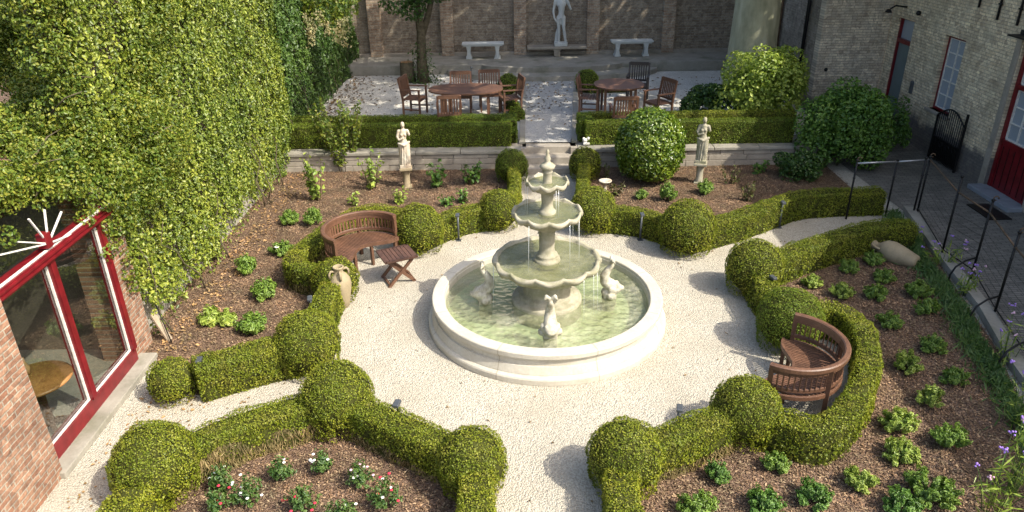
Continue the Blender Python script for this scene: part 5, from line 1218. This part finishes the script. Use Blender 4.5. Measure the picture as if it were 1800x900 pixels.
for (fx, fy), (tx, ty), zb, lb in (((808,412),(804,365),0,'slim grey lamp post before the hedge left of the fountain'), ((1121,411),(1121,366),0,'slim grey lamp post before the hedge right of the fountain'), ((1361,390),(1359,343),0,'slim grey lamp post by the gravel side path'),
     ((560,560),(562,512),0,'slim grey lamp post between the amphora and the big box ball'), ((350,690),(350,628),0,'grey lamp sunk in the hedge near the garden room'), ((1357,520),(1357,484),0,'grey lamp head over the short hedge right of the fountain'),
     ((1190,765),(1195,712),0,'grey lamp head behind the near right hedge'), ((696,755),(699,704),0,'grey lamp head behind the rose bed hedge'), ((828,147),(828,117),TZ,'dark lamp post behind the oval terrace table')):
    z = zb+.52; p = G(tx, ty, z) if any(q in lb for q in ('sunk','over','behind')) else G(fx, fy, zb); r = empty('lamp_post', (p[0],p[1]-(0 if any(q in lb for q in ('sunk','over','behind the','sunk','behind the oval')) else .26),zb), rng.uniform(-.3,.3), lb, 'lamp', 'slim grey garden lamps')
    MB().tube([(0,0,0),(0,0,.48)], .018, 10).build('post', MT['lamp'], r); MB().box((0,-.03,.50),(.07,.12,.04),bev=.01).build('lamp_head', MT['lamp'], r); MB().box((0,0,.006),(.09,.09,.012)).build('base_plate', MT['lamp'], r)
# ------------------------------------------------------------------ iron fence
fn = empty('iron_fence', (7,11,0), label='thin iron fence of posts and rail between the beds and the paved courtyard', cat='fence'); OFF = Vector((7,11,0))
posts = [((1487,385),1.12),((1556,380),1.08),((1604,380),1.12),((1611,378),1.12),((1653,455),1.42),((1706,490),1.30),((1745,560),1.32),((1800,640),1.2)]
PP = []
for (px, py), h in posts:
    p = Vector(G(px, py, 0)); PP.append((p, h)); q = p-OFF; mb = MB().tube([q, q+Vector((0,0,h))], .018, 8); mb.ball((q.x,q.y,h+.02), .028); mb.ball((q.x,q.y,h*.72),.028,0,1,(1,1,.6)); mb.build('post', MT['iron'], fn)
def rail(a, b, r=.014, mt='rust'): MB().tube([a-OFF, b-OFF], r, 6).build('rail', MT[mt], fn)
topz = lambda i, f=1: PP[i][0]+Vector((0,0,PP[i][1]*f))
rail(topz(0,.97), topz(1,.99), .018, 'zinc'); rail(topz(1,.99), topz(3,.97), .016, 'zinc')
e = Vector((PP[-1][0].x, PP[-1][0].y, 1.12)); tr = [topz(3,.97), topz(4,.83), topz(5,.86), topz(6,.85), e]
for a, b in zip(tr, tr[1:]): rail(a, b)
for i in (3,4,5,6):
    for f in (.12,): rail(topz(i,f), topz(i+1,f), .010, 'iron')
wires = MB()
for i in (3,4,5,6):
    for k in range(1,7): a, b = topz(i,0)+Vector((0,0,.12+.12*k))-OFF, topz(i+1,0)+Vector((0,0,.12+.12*k))-OFF; wires.tube([a,b], .0026, 4, cap=False)
wires.build('wire', MT['iron'], fn)
for i in (0,3,5,6):   # scrolls on the post heads and braces
    p = PP[i][0]-OFF; h = PP[i][1]; MB().tube([(p.x+.05*math.cos(t)*(1-t/9)+.03, p.y, h+.04+.05*math.sin(t)*(1-t/9)) for t in [j*.5 for j in range(12)]], .009, 5).build('scroll', MT['rust'], fn)
for i in (5,6,7):
    p = PP[i][0]-OFF; MB().tube([(p.x-.42,p.y-.12,0),(p.x-.42,p.y-.12,.14),(p.x-.36,p.y-.11,.27),(p.x-.2,p.y-.06,.35),(p.x,p.y,.37)], .014, 6).build('brace', MT['iron'], fn)
